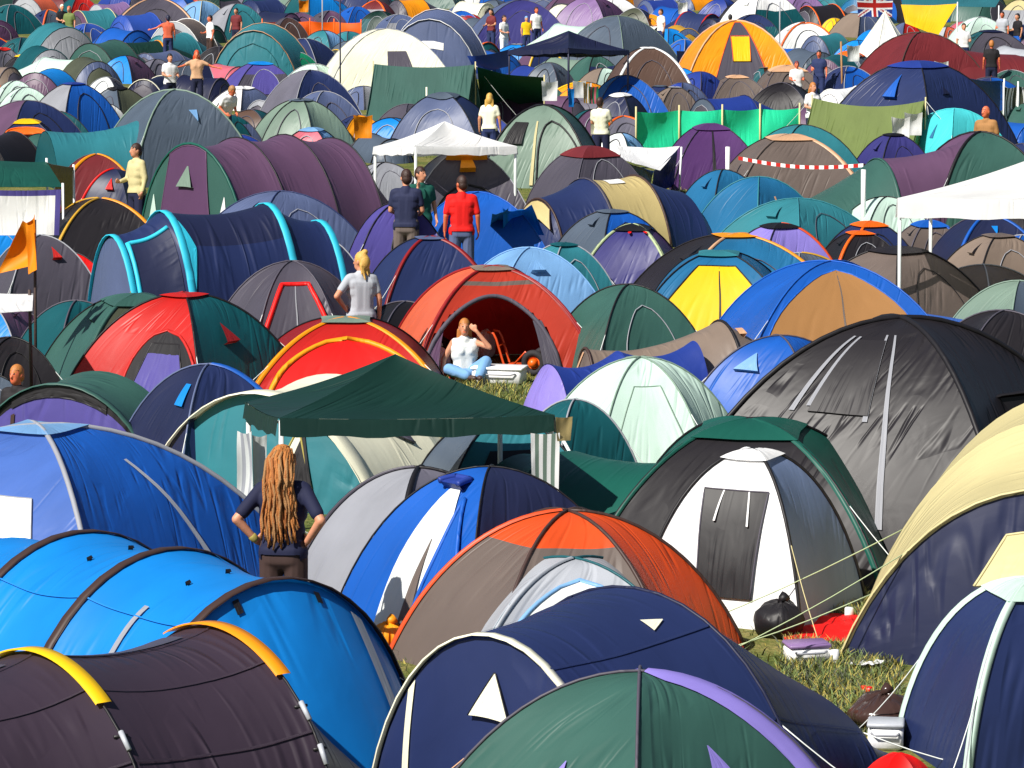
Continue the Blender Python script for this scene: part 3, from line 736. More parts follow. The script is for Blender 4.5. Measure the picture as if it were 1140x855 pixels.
D(1092, 147, 138, 'green,dgreen,green,plumgrey', 'green dome tent with a plum side panel, behind the white gazebo', r=.72, rot=10, th=76, pole='black', pr=.02, ribs=[(0, 'black', .06)], auto=False,
  ext=[dict(panel=3, turn=4, hoops=[(.3, .6, .86), (1.2, .8, .72), (2.3, .75, .06)], cols=['plumgrey', 'green'], sag=.05, sleeves=[(1, 'green', .06)])])
D(792, 138, 105, 'purple', 'deep purple tent with black seam before the green windbreak', r=.66, rot=8, th=58, cap='purple:.3', pole='black', pts=[('zip', 0, .42, .46, .3, .98, 'rect', 'black', None)], auto=False)
D(657, 163, 121, 'dgrey,inknavy,navy,dgrey', 'grey dome tent with a maroon cap', r=.55, rot=30, th=72, cap='maroon:.4')
D(195, 100, 165, 'slate,teal,slate,slate', 'slate blue dome tent with pale pole seams', r=.62, rot=24, th=76, pole='sage', pr=.02, pts=[('vent', 0, .55, .68, .42, .55, 'itri', 'sky', None, .06), ('door', 1, .2, .7, .4, .98, 'arch', 'dnavy', 'sage')],
  ext=[dict(panel=3, turn=-6, hoops=[(.3, .56, .72), (1.4, .7, .58)], cols=['teal'], sag=.14, back='dteal')])
D(30, 112, 130, 'navy,dteal,navy,plumgrey', 'navy dome tent with plum side at the left edge', r=.5, rot=38, th=72)
D(30, 133, 73, 'navy', 'navy dome tent with yellow and orange visors', r=.66, rot=4, th=76, cap='yellow:.3', pts=[('visor', 0, .05, .95, .38, .56, 'arch', 'orange', 'orange', .05, .02)])
D(112, 221, 160, 'charcoal,plumgrey,charcoal,charcoal', 'charcoal dome tent with yellow pole bands left of the plum tunnel', r=.56, rot=16, th=70, ribs=[(0, 'gold', .05), (1, 'oranget', .07), (3, 'gold', .04)], pole=None, auto=False)
D(107, 172, 101, 'maroon', 'maroon dome tent with orange pole bands', r=.62, rot=10, th=68, ribs=[(0, 'oranget', .09), (1, 'oranget', .05)], auto=False)
D(128, 188, 79, 'inknavy', 'dark navy tent with red door edge and vent', r=.85, rot=-20, th=74, pole=None, ribs=[(0, 'brightred', .06)], pts=[('vent', 0, .5, .72, .35, .55, 'tri', 'brightred', None, .05)], auto=False)
D(45, 262, 138, 'dgrey', 'charcoal dome tent with a red vent flap at the left edge', r=.7, rot=24, th=70, pts=[('vent', 0, .55, .72, .32, .48, 'tri', 'red', None, .06)], auto=False)
D(85, 335, 135, 'dteal,teal,dteal,dteal', 'slate teal dome tent left of the khaki dome', r=.6, rot=36, th=74, crease=.42, auto=False)
D(12, 376, 110, 'charcoal', 'charcoal dome tent beneath the slate teal one at the left edge', r=.6, rot=20, th=74)
D(232, 406, 200, 'navy,blue,navy,inknavy', 'shiny navy dome tent with a light blue patch', r=.69, rot=34, th=74, pole='slateblue', crease=.42, ribs=[(1, 'blue', .08)], pts=[('patch', 3, .66, .84, .34, .52, 'rect', 'brightblue', None, .02)], auto=False)
D(162, 508, 85, 'oranget', 'small orange dome tent peeking out beside the blue dome', r=.55, rot=10, th=80, pole=None, auto=False)
D(868, 249, 123, 'lilac,violet,lilac,lilac', 'lilac dome tent with black cap and orange edge', r=.58, rot=26, th=70, cap='black:.26', pole='black', ribs=[(1, 'rust', .05)], auto=False)
D(968, 247, 99, 'navy', 'navy tent with orange cap behind the gazebo leg', r=.6, rot=20, th=70, cap='orange:.3', ribs=[(0, 'orange', .05)])
D(958, 258, 88, 'charcoal', 'smaller charcoal tent with orange visor before the orange capped one', r=.6, rot=12, th=74, cap='orange:.25', ribs=[(0, 'orange', .06)])
D(890, 282, 143, 'slate,dteal,slate,slate', 'slate dome tent with a small yellow hoop', r=.42, rot=40, th=66, ribs=[(1, 'gold', .04)])
D(1000, 275, 209, 'dtaupe,taupe,dtaupe,dtaupe', 'wide taupe dome tent with black cap', r=.5, rot=38, th=68, cap='charcoal:.24', pole='black', pr=.014)
D(1112, 261, 132, 'taupe', 'taupe dome tent with brown poles at the right edge', r=.6, rot=20, th=70, pole='black', cap='dtaupe:.2')
D(1095, 295, 165, 'dtaupe', 'taupe tunnel shaped dome between the wide taupe dome and the green one', r=.42, rot=44, th=66)
D(1044, 262, 66, 'olive,palegreen,olive,olive', 'small olive dome tent by the white gazebo leg', r=.6, rot=30, th=76)
D(1035, 246, 84, 'dtaupe', 'brown tent with blue cap under the white gazebo', r=.66, rot=12, th=72, cap='blue:.34', ribs=[(1, 'blue', .06)])
D(1100, 240, 116, 'inknavy', 'navy dome tent with blue edges under the white gazebo', r=.6, rot=10, th=72, ribs=[(0, 'blue', .06), (1, 'blue', .06)], pts=[('vent', 0, .42, .58, .35, .5, 'itri', 'brightblue', None, .03)])
D(1138, 262, 77, 'blue', 'bright blue tent at the right edge under the gazebo', r=.7, rot=24)
D(1135, 313, 165, 'slate,green,slate,sage', 'slate green dome tent at the right edge', r=.62, rot=30, th=74, pole='sage')
D(1118, 346, 150, 'charcoal,black,charcoal,charcoal', 'black dome tent at the right edge behind the big charcoal dome', r=.6, rot=10, th=76, auto=False)
D(312, 213, 193, 'slateblue,navy,royal,slateblue', 'slate blue dome tent in front of the plum tunnel', r=.46, rot=34, th=68, pole='navy')
D(352, 262, 99, 'inknavy', 'dark navy dome tent behind the charcoal one with a red door', r=.6, rot=20, th=74)
D(452, 336, 95, 'black', 'low black dome painting in a shadow behind the standing woman', r=.45, rot=20, th=78, auto=False)  # black dome shape stands in for a shadow behind the woman
D(478, 296, 66, 'dnavy', 'dark blue pop up tent below the navy dome', r=.5, rot=20)
T(292, 437, 290, ['cream', 'cream', 'cream'], [(0, 1, 1), (1.4, 1.05, 1.02), (2.6, 1.0, .95), (3.4, .8, .3)], 'large cream tunnel tent with a teal front under the green gazebo', r=.44, head=30, th=66, front='teal', lean=.25,
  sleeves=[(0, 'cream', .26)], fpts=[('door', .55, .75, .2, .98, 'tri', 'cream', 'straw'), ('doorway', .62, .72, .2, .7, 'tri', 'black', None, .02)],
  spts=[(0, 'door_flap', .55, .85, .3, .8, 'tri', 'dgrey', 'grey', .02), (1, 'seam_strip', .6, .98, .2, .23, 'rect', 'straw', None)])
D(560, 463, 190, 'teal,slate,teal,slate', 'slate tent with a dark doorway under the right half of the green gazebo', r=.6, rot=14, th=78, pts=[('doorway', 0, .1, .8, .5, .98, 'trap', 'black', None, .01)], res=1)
D(640, 445, 130, 'dteal,green,dteal,dteal', 'dark teal dome tent beside the gazebo post', r=.75, rot=30, th=74, pole='lgrey', auto=False)
D(78, 281, 105, 'brightred', 'bright red dome tent edge showing left of the navy and cyan tunnel', r=.7, rot=20, th=74, auto=False)
D(428, 181, 84, 'lgrey,mint,lgrey,lgrey', 'light grey dome tent under the left side of the white gazebo', r=.5, rot=20, th=72)
# ------------------------------------------------------------------ the rows further up the field:  x, top y, width, colours, extras
FAR = '''
-12 150 90 charcoal|62 152 80 green|88 150 70 dtaupe cap=taupe:.3|135 150 60 mint|160 148 70 offwhite|262 150 110 royal
258 128 70 dteal|278 122 72 brown,dteal,dteal,brown|300 109 62 lgrey|335 110 115 sage,sage,sage,mauve n=6 pole=black cap=slate:.2|362 102 95 slateblue|345 78 120 navy,green,navy,grey
345 142 78 pink,sky,pink,pink cap=sky:.3|372 141 40 plum cap=yellow:.45|400 128 70 oranget|440 131 84 brightblue|455 116 84 dgrey,charcoal,dgrey,dgrey|430 152 60 slate|405 96 60 lgrey,mint,mint,slateblue|497 103 128 slateblue,navy,navy,taupe cap=slate:.25|500 128 60 blue|560 106 70 plumgrey
540 128 70 royal|570 150 60 black|620 104 70 plumgrey|640 150 70 dgrey|660 122 60 plumgrey pole=black|690 148 60 offwhite,sky,sky,white|700 84 88 blue,navy,navy,brightblue|690 104 70 inknavy cap=white:.3|715 72 80 indigo,taupe,slate,slate|735 96 70 navy cap=slate:.2|748 97 60 dtaupe cap=lgrey:.2
760 92 66 slateblue,navy,navy,royal|775 80 72 royal,blue,royal,royal|800 107 74 royal pole=dnavy|758 76 50 brightblue|822 84 70 dtaupe,peach,peach,dtaupe cap=peach:.3|850 75 50 charcoal cap=taupe:.2|885 73 85 dtaupe cap=peach:.4|872 92 92 charcoal,charcoal,black,green|935 97 55 white|905 98 40 dgreen
925 120 60 plumgrey|948 74 84 blue,sky,sky,navy|925 62 70 dteal|905 55 70 slate|1075 73 60 grey|1102 74 46 lemon|1105 86 95 blue,royal,royal,navy|1130 78 60 green|1138 100 70 bottle|1142 160 60 blue|1138 135 60 blue
120 150 60 slate|235 168 60 charcoal|15 90 60 mint|70 172 70 taupe cap=peach:.2
0 72 56 taupe|45 78 78 brightblue|30 97 78 mint|82 92 112 blue cap=royal:.2|68 124 72 dteal|138 97 80 olivegrey cap=black:.25|118 86 44 offwhite|118 116 48 white|165 86 60 dnavy ribs=cream|160 110 50 slate|100 108 50 charcoal
232 84 60 dnavy|258 72 48 pink|287 69 88 violet cap=brightblue:.28|245 52 70 charcoal,dgreen,dgreen,charcoal|284 55 62 navy cap=white:.3|187 37 60 teal|170 57 54 slateblue|172 66 52 grey|165 48 46 dgreen ribs=oranget|200 21 78 dtaupe pole=white
222 1 64 sky pole=lemon|262 4 80 teal|290 -2 60 navy|230 26 44 dgreen|305 30 60 dteal|310 12 60 inknavy|330 58 60 kgreen|352 56 46 olivegrey ribs=yellow|345 71 82 mint|360 34 66 teal,sky,sky,teal|392 35 60 teal|345 43 80 navy|388 46 60 slate
425 61 110 royal,navy,navy,indigo|415 84 50 mint|395 7 50 blue,black,blue,blue|425 12 55 dgreen|445 16 62 slateblue|452 -2 50 oranget|418 1 50 maroon ribs=orange|372 0 46 brightblue|362 12 52 plumgrey|335 14 52 plumgrey|320 20 50 dbrown
500 35 84 slateblue|512 12 50 blue|517 16 40 red|530 1 56 cream|550 0 54 slate|540 20 56 slate|530 44 66 grey ribs=orange|582 29 54 tan|552 57 66 blue|497 48 60 taupe|470 60 50 taupe|575 0 120 indigo,navy,navy,slateblue
600 22 60 blue|660 -4 92 mauve,plum,plum,mauve|632 5 46 cream|662 13 40 dgreen cap=white:.3|706 9 56 olivegrey|722 16 38 oranget|727 27 42 white|690 -3 60 white|730 -2 50 royal|752 7 44 blue|690 18 130 slate,slate,teal,slate pole=sage|640 26 70 mint|745 32 62 brightblue,navy,navy,brightblue|762 29 54 gold|758 44 44 blue
662 62 66 green|640 64 54 sage|612 70 60 slate|600 74 50 royal|670 76 60 mint|772 -6 40 oranget|800 -2 60 royal|782 13 54 navy ribs=red|800 18 50 inknavy|832 4 60 charcoal|836 16 72 navy|866 4 72 grey,red,red,grey|868 20 60 slate
895 24 76 white,sage,sage,white ribs=orange|885 41 44 grey|872 51 78 blue|850 56 64 navy cap=slateblue:.2|775 66 60 inknavy|790 60 44 lgrey|914 4 66 charcoal ribs=orange|955 12 64 slateblue cap=sky:.3|930 20 34 yellow|916 37 52 teal|952 45 62 brightblue,sky,sky,brightblue|950 57 60 slate cap=orange:.5|985 34 60 brightblue|1008 25 40 red
1018 60 60 grey|1090 19 72 mint|1105 33 84 dgrey cap=dnavy:.25|1070 24 40 pink|1135 0 60 lemon|1140 52 66 silver|1128 64 70 slate|1052 30 36 coral
15 5 72 dteal|62 26 100 teal|70 35 46 dteal pole=dbrown|20 42 60 dteal|103 9 70 teal pole=lemon|100 26 62 cobalt|150 14 72 cobalt|170 -2 112 dgrey,inknavy,inknavy,dgrey ribs=peach|138 31 76 blue|92 50 50 violet|112 45 84 green|150 45 56 dgreen ribs=oranget|48 52 70 dteal|5 53 50 grey cap=red:.3|27 61 52 charcoal cap=yellow:.35 ribs=yellow|75 64 50 mint|100 65 72 olivegrey|140 62 66 brightblue|52 11 52 slate ribs=orange|35 -6 60 coral|-10 20 60 plum
120 2 60 mauve|88 -4 60 red|60 -8 60 maroon|200 -6 60 blue|245 -8 60 dgreen|330 -8 60 sage|350 -12 70 brightblue|410 -14 60 navy|490 -16 60 green|610 -10 70 slateblue|630 -8 60 plumgrey|720 -18 60 white|850 -10 110 white|890 -6 70 mauve|930 -8 60 teal|960 -4 60 tealblue|1090 -10 80 green|1010 -14 80 blue|150 -20 60 royal|280 -16 60 grey|560 -18 60 blue|440 -20 60 cream|690 -20 60 oranget|1060 -20 60 sage|20 -22 60 dgreen|220 -24 60 red|380 -26 60 plum|520 -26 60 white|640 -28 60 brightblue|780 -26 60 slate|820 -24 60 blue|960 -26 60 orange|1120 -26 60 navy
'''
for _row in FAR.strip().split('\n'):
    for _e in _row.split('|'):
        a = _e.split(); kw = {}
        for q in a[4:]:
            k, v = q.split('=')
            if k == 'n': kw['n'] = int(v)
            elif k == 'ribs': kw['ribs'] = [(0, v, .10), (1, v, .10)]
            else: kw[k] = v
        _x = float(a[0]); _h = random.Random(int(_x * 13 + float(a[1]) * 7))
        _w = float(a[2]) * .90; _r = _h.choice((.46, .5, .54, .58)); _y = float(a[1])
        _plain = 'cap' not in kw and 'n' not in kw and ',' not in a[3]
        c2 = _h.choice(('dgrey', 'navy', 'silver', 'slate', 'dteal', 'charcoal', 'taupe', 'slateblue', 'plumgrey', 'lgrey'))
        if _plain and _h.random() < .55:
            c = a[3]; hd = _h.choice((-1, 1)) * _h.uniform(15, 62); sl = kw['ribs'][0][1] if 'ribs' in kw else kw.get('pole', _h.choice(('black', 'dgrey', c, c)))
            T(_x - math.sin(R_(hd)) * _w * .3, _y + 1, _w * .96, [c, _h.choice((c, c, c2))], [(0, .92, .94), (1.3, 1.02, 1), (2.4, .8, .35)], r=_r * 1.02, head=hd, th=_h.choice((66, 72, 78)), front=_h.choice((c, c2, c)), lean=_h.uniform(.1, .5),
              sleeves=[(0, sl, .07 if 'ribs' in kw else .03), (1, sl, .07 if 'ribs' in kw else .03)],
              fpts=[('door', .28, .74, .22, 1, 'arch', _h.choice((c, None, 'dgrey')), _h.choice(('black', 'lgrey', 'dgrey')), 0, .010)])
        else:
            if ',' not in a[3] and 'n' not in kw and _h.random() < .6: a[3] = _h.choice((f'{a[3]},{c2}', f'{a[3]}<.55<{c2},{a[3]}', f'{a[3]},{a[3]},{c2},{c2}'))
            D(_x, _y, _w, a[3], r=_r, th=_h.choice((58, 62, 66, 72)), guys=(), **kw)
T(282, 34, 92, ['teal', 'teal'], [(0, 1, 1), (1.4, 1.2, 1.12), (2.4, .9, .3)], 'teal tunnel tent with two tan hoops', r=.6, head=10, th=80, front='teal', sleeves=[(0, 'peach', .10), (1, 'peach', .10)], fpts=[('door', .25, .75, .25, 1, 'arch', None, 'dteal')])
ridge(528, 72, 2.6, 3.2, 1.55, -82, 'green', 'large bottle green canvas tent with a lemon edged awning behind the white gazebo', pole='lemon', droop=.05)

D(430, 32, 150, 'cream,grey,cream,cream', 'large cream dome tent with a grey window', r=.56, rot=8, th=74, pole='lgrey', pts=[('window', 0, .46, .70, .5, .72, 'rect', 'dgrey', None, .02)], guys=())
D(820, 23, 116, 'oranget', 'orange dome tent with a grey door and a yellow window', r=.62, rot=4, th=76, pole='peach', pr=.03, pts=[('door', 0, .24, .74, .14, .98, 'trap', 'dgrey', 'rust', .015, .015), ('window', 0, .33, .66, .44, .76, 'box', 'yellow', 'rust', .04, .012), ('side_stripe', 1, .2, .5, .3, .98, 'rect', 'dnavy', 'oranget', .01, .02)], guys=())
D(722, 53, 92, 'brown', 'brown dome tent with white pole bands beside the navy gazebo', r=.7, rot=6, th=78, cap='white:.14', ribs=[(0, 'white', .10), (1, 'white', .10)], guys=())
D(1025, 36, 130, 'maroon', 'large maroon dome tent with a long maroon porch', r=.5, rot=20, th=72, pole='dbrown', pr=.02, guys=(), ext=[dict(panel=1, turn=-10, hoops=[(.3, .6, .78), (1.3, .8, .6), (1.9, .7, .5)], cols=['maroon'], back='plumgrey', sag=.07, sleeves=[(2, 'dnavy', .05)])])
T(478, 14, 112, ['slateblue', 'slateblue'], [(0, .96, .9), (1.0, 1.06, 1.04), (2.2, .9, .4)], 'slate blue tunnel tent with two white hoops', r=.66, head=14, th=80, front='slateblue', sleeves=[(0, 'white', .11), (1, 'white', .12)], fpts=[('window', .3, .62, .35, .48, 'rect', 'white', None)])
# ------------------------------------------------------------------ small tents standing in the gaps between the listed ones
GRASS = [(920, 745, 70, 90), (745, 212, 32, 20), (790, 205, 20, 12), (915, 232, 45, 14), (452, 345, 30, 18), (565, 425, 40, 22), (920, 690, 40, 40), (490, 430, 60, 30), (965, 222, 24, 18), (860, 600, 60, 40)]
def covered(px, py):
    for x0, x1, y0, y1 in ((700, 895, 116, 172), (415, 565, 135, 215), (470, 605, 380, 435), (-30, 85, 175, 262), (686, 760, 160, 216), (140, 160, 200, 240), (1000, 1140, 180, 245)):
        if x0 < px < x1 and y0 < py < y1: return True
    for t in TENTS:
      for x, yt, w_, h_ in t.get('boxes', (t['box'],)):
        if yt + 3 <= py <= yt + h_ * 1.02 and abs(px - x) < w_ * .5 * (1 if py > yt + h_ * .5 else math.sqrt(max(0, 1 - (1 - (py - yt) / (h_ * .5)) ** 2)) * .9 + .05): return True
    for gx, gy, rx, ry in GRASS:
        if ((px - gx) / rx) ** 2 + ((py - gy) / ry) ** 2 < 1: return True
    return False
FILLC = 'oranget red white mint brightblue cream navy slateblue blue teal green dgrey plumgrey navy dteal charcoal slate taupe royal bottle grey navy'.split()
_n = 0
for _py in range(40, 452, 5):
    for _px in range(-20, 1161, 12):
        px, py = _px + (_py % 3) * 4, _py
        if _n > 150 or 190 < px < 640 and py > 440: continue
        if not covered(px, py): 
            s = (py + 8 - YH) / HC
            up = py
            while up > py - 1.0 * s and not covered(px, up - 4): up -= 4
            hgt = max(.62 * s, min(1.15 * s, py - up + .45 * s))
            h_ = random.Random(px * 31 + py); wd = max(hgt * 1.55, h_.uniform(1.4, 1.9) * s)
            c = h_.choice(FILLC); c2 = h_.choice((c, c, h_.choice(FILLC)))
            D(px + h_.uniform(-6, 6), py + .28 * s - hgt, wd, c + ',' + c2, r=hgt / wd, th=h_.choice((58, 64, 70)), guys=(), name='small_tent', cap=h_.choice((None, None, c2 + ':.3', 'lgrey:.2')), ribs=h_.choice(((), (), [(0, 'orange', .09), (1, 'orange', .09)], [(0, 'yellow', .09), (1, 'yellow', .09)], [(0, 'white', .08), (1, 'white', .08)])) if py < 170 else ())
            _n += 1
print('fillers', _n, 'tents', len(TENTS))
# ------------------------------------------------------------------ the field
def ground_mat():
    m = bpy.data.materials.new('trampled_grass'); m.use_nodes = True; t = m.node_tree; p = t.nodes['Principled BSDF']; p.inputs['Roughness'].default_value = .9
    p.inputs['Specular IOR Level'].default_value = .15
    tc = N(t, 'ShaderNodeTexCoord')
    def nz(s, d): 
        n = N(t, 'ShaderNodeTexNoise'); n.inputs['Scale'].default_value = s; n.inputs['Detail'].default_value = d; t.links.new(tc.outputs['Object'], n.inputs[0]); return n.outputs[0]
    r = N(t, 'ShaderNodeValToRGB'); e = r.color_ramp.elements
    e[0].position = .32; e[0].color = (.035, .055, .012, 1); e[1].position = .7; e[1].color = (.26, .21, .075, 1)
    k = e.new(.5); k.color = (.10, .125, .028, 1)
    mx = N(t, 'ShaderNodeMath', operation='MULTIPLY_ADD'); mx.inputs[1].default_value = .45
    a, b = nz(1.3, 5), nz(22, 5)
    t.links.new(b, mx.inputs[0])
    sc_ = N(t, 'ShaderNodeMath', operation='MULTIPLY'); sc_.inputs[1].default_value = .6; t.links.new(a, sc_.inputs[0]); t.links.new(sc_.outputs[0], mx.inputs[2])
    t.links.new(mx.outputs[0], r.inputs[0]); t.links.new(r.outputs[0], p.inputs['Base Color'])
    bp = N(t, 'ShaderNodeBump'); bp.inputs['Strength'].default_value = .8; bp.inputs['Distance'].default_value = .05; t.links.new(b, bp.inputs['Height']); t.links.new(bp.outputs[0], p.inputs['Normal'])
    return m
mb = MB()
S_ = 900
for i in range(12):
    for j in range(12):
        x0, y0 = -S_ + i * 150, -60 + j * 80
        mb.add([RX @ Vector(v) for v in ((x0, y0, 0), (x0 + 150, y0, 0), (x0 + 150, y0 + 80, 0), (x0, y0 + 80, 0))], [(0, 1, 2, 3)], None)
mb.mats = [ground_mat()]
g = mb.build('ground', smooth=False); g['kind'] = 'structure'; g['label'] = 'trampled grass of the camping field'
# ------------------------------------------------------------------ people
def capsule(mb, p, q, r1, r2, seg=10):
    p, q = Vector(p), Vector(q); d = q - p; L = d.length
    t = d / L if L > 1e-6 else Vector((0, 0, 1))
    a = t.cross(Vector((.21, .33, .92)));  a = a.normalized() if a.length > .05 else t.cross(Vector((1, 0, 0))).normalized()
    b = t.cross(a); V = []; F = []
    prof = [(-math.cos(k * math.pi / 8) , math.sin(k * math.pi / 8)) for k in range(1, 5)]
    rings = [(p + t * (c * r1), s * r1) for c, s in prof] + [(q + t * (-c * r2), s * r2) for c, s in prof[::-1]]
    V.append(p - t * r1)
    for c, r in rings:
        for k in range(seg):
            an = 2 * math.pi * k / seg; V.append(c + a * (r * math.cos(an)) + b * (r * math.sin(an)))
    V.append(q + t * r2)
    n = len(rings)
    for k in range(seg): F.append((0, 1 + (k + 1) % seg, 1 + k))
    for i in range(n - 1):
        for k in range(seg):
            k2 = (k + 1) % seg; F.append((1 + i * seg + k, 1 + i * seg + k2, 1 + (i + 1) * seg + k2, 1 + (i + 1) * seg + k))
    e = len(V) - 1
    for k in range(seg): F.append((e, 1 + (n - 1) * seg + k, 1 + (n - 1) * seg + (k + 1) % seg))
    mb.add(V, F, None)
def ellipsoid(mb, c, rx, ry, rz, M=None, nu=14, nv=10):
    c = Vector(c); V = []; F = []; M = M or Matrix.Identity(3)
    for j in range(nv + 1):
        ph = math.pi * j / nv
        for k in range(nu):
            th = 2 * math.pi * k / nu; V.append(c + M @ Vector((rx * math.sin(ph) * math.cos(th), ry * math.sin(ph) * math.sin(th), rz * math.cos(ph))))
    for j in range(nv):
        for k in range(nu):
            k2 = (k + 1) % nu; F.append((j * nu + k, j * nu + nu + k, j * nu + nu + k2, j * nu + k2))
    mb.add(V, F, None)
def fuse(mb, name, mats, parent, vox, smooth=4, classify=None, bump=0):
    """one continuous skin grown round the limbs"""
    me = bpy.data.meshes.new(name); me.from_pydata(mb.v, [], mb.f)
    o = bpy.data.objects.new(name, me); col.objects.link(o)
    m = o.modifiers.new('r', 'REMESH'); m.mode = 'VOXEL'; m.voxel_size = vox
    m2 = o.modifiers.new('s', 'SMOOTH'); m2.iterations = smooth; m2.factor = .5
    dg = bpy.context.evaluated_depsgraph_get()
    new = bpy.data.meshes.new_from_object(o.evaluated_get(dg)); new.name = name
    o.modifiers.clear(); o.data = new; bpy.data.meshes.remove(me)
    new.materials.clear()
    for k in mats: new.materials.append(k)
    n = len(new.polygons)
    new.polygons.foreach_set('use_smooth', [True] * n)
    if classify: new.polygons.foreach_set('material_index', [classify(p.center) for p in new.polygons])
    else: new.polygons.foreach_set('material_index', [0] * n)
    if not new.uv_layers:
        uv = new.uv_layers.new(name='UVMap'); f = []
        for l in new.loops:
            c = new.vertices[l.vertex_index].co; f += [c.x + c.y * .5, c.z]
        uv.data.foreach_set('uv', f)
    o.parent = parent
    return o

ARMS = dict(  # elbow, wrist, hand tip for the figure's own right side (x<0), facing -y
 hang=((-.245, .02, 1.14), (-.26, -.05, .90), (-.26, -.09, .73)),
 hip=((-.365, .13, 1.17), (-.225, .05, 1.00), (-.15, -.07, .97)),
 fore=((-.24, -.03, 1.14), (-.17, -.25, 1.08), (-.12, -.42, 1.10)),
 up=((-.34, -.16, 1.30), (-.16, -.19, 1.52), (-.05, -.16, 1.66)),
 mouth=((-.24, -.17, 1.18), (-.12, -.22, 1.40), (-.05, -.17, 1.53)),
 out=((-.42, -.05, 1.28), (-.64, -.14, 1.22), (-.80, -.20, 1.20)),
 brow=((-.33, -.22, 1.34), (-.14, -.20, 1.58), (-.02, -.145, 1.69)),
 prop=((-.30, .05, 1.16), (-.34, -.02, .93), (-.34, -.10, .85)))
def person(x, yt, yaw, label, shirt='white', legs='navy', hair='dhair', skin='skin', arms=('hang', 'hang'), pose='stand', ht=1.74, turn=0, tilt=0, hairstyle='short', sleeve=.5, base=None,
           vox=None, lean=0, group='people at the camp', shoes='dbrown', width=1.0):
    if yt < 115 and ht > 1.6: ht = 1.6
    k = ht / 1.75
    top = {'stand': ht, 'sit': ht * .52 + .03, 'chair': ht * .74}[pose]
    if base is None:
        p = at(x, yt, top * math.cos(SLOPE)); base = p - UPF * top; base.z = 0
    s = scale_at(base)
    if vox is None: vox = .0075 if s > 110 else .0105 if s > 70 else .016 if s > 45 else .024
    rt = root('person', base, R_(yaw), label, 'person', group, level=True)
    dz = {'stand': 0, 'sit': -.86, 'chair': -.50}[pose]
    Lm = Matrix.Rotation(R_(lean), 3, 'X')
    def U(v):                                     # upper body point: lean about the pelvis, then lower
        v = Vector(v); v.x *= width; v = Lm @ (v - Vector((0, 0, .95))) + Vector((0, 0, .95 + dz)); return v * k
    def Lg(v): return Vector(v) * k
    Hm = Lm @ Matrix.Rotation(R_(turn), 3, 'Z') @ Matrix.Rotation(R_(tilt), 3, 'X')
    hc = U((0, -.015, 1.625)); HV = lambda v: hc + Hm @ (Vector(v) * k)
    fem = hairstyle in ('bun', 'long')
    sh = .165 if fem else .185
    # joints
    A = []
    for side, nm in ((-1, arms[0]), (1, arms[1])):
        e, wv, h = ARMS[nm]
        if nm in ('brow', 'mouth', 'up'):
            e, wv, h = ((q[0] * side * -1, q[1], q[2]) for q in (e, wv, h))
        else: e, wv, h = ((q[0] * side * -1, q[1], q[2]) for q in (e, wv, h))
        A.append((U((side * sh, 0, 1.405)), U(e), U(wv), U(h), side))
    if pose == 'stand': LG = [((s_ * .095, 0, .93), (s_ * .11, -.02, .50), (s_ * .115, .03, .09), (s_ * .13, -.14, .03)) for s_ in (-1, 1)]
    elif pose == 'chair': LG = [((s_ * .10, 0, .46), (s_ * .14, -.42, .50), (s_ * .14, -.40, .09), (s_ * .15, -.56, .03)) for s_ in (-1, 1)]
    else: LG = [((-.11, -.02, .10), (-.30, -.36, .17), (-.06, -.56, .08), (.02, -.66, .05)), ((.11, -.02, .10), (.24, -.40, .28), (.10, -.62, .08), (.08, -.76, .05))]
    LG = [tuple(Lg(v) for v in l) for l in LG]
    b = MB(); c = lambda p, q, r1, r2: capsule(b, p, q, r1 * k, r2 * k)
    def torso(mb, g):
        cc = lambda p, q, r: capsule(mb, U(p), U(q), (r + g) * k, (r + g) * k)
        cc((-.075, 0, .95), (.075, 0, .95), .105); cc((-.06, -.005, 1.08), (.06, -.005, 1.08), .098 if fem else .108)
        cc((-.085, -.005, 1.22), (.085, -.005, 1.22), .105); cc((-.10, 0, 1.32), (.10, 0, 1.32), .102); cc((-sh + .03, 0, 1.405), (sh - .03, 0, 1.405), .060)
        cc((0, .01, 1.40), (0, 0, 1.44), .075)
        if fem: 
            cc((-.065, -.085, 1.27), (-.065, -.085, 1.27), .05); cc((.065, -.085, 1.27), (.065, -.085, 1.27), .05)
    torso(b, 0)
    c(U((0, .005, 1.42)), U((0, -.005, 1.54)), .056, .052)
    ellipsoid(b, HV((0, 0, .01)), .077 * k, .098 * k, .118 * k, Hm); ellipsoid(b, HV((0, -.03, -.055)), .058 * k, .068 * k, .07 * k, Hm)
    capsule(b, HV((0, -.095, .015)), HV((0, -.112, -.022)), .011 * k, .017 * k)
    for sd in (-1, 1): ellipsoid(b, HV((sd * .08, .01, -.005)), .013 * k, .024 * k, .034 * k, Hm, 8, 6)
    for (S, E, Wr, H, side) in A:
        c(S, E, .052, .041); c(E, Wr, .041, .027)
        d = (H - Wr); L = d.length / k; t = d.normalized(); up = (Wr - E).normalized()
        nrm = t.cross(Vector((0, 0, 1))); nrm = nrm.normalized() if nrm.length > .1 else Vector((1, 0, 0)); lat = t.cross(nrm).normalized()
        palm = Wr + t * .075 * k
        for f in range(4):
            o = lat * ((f - 1.5) * .020 * k); K = palm + o; fl = (.072, .082, .078, .062)[f] * k
            c(Wr + o * .5, K, .016, .0135); M_ = K + (t * .8 + nrm * .25 * side).normalized() * fl * .5; c(K, M_, .0105, .0095); c(M_, M_ + (t * .55 + nrm * .6 * side).normalized() * fl * .5, .0095, .008)
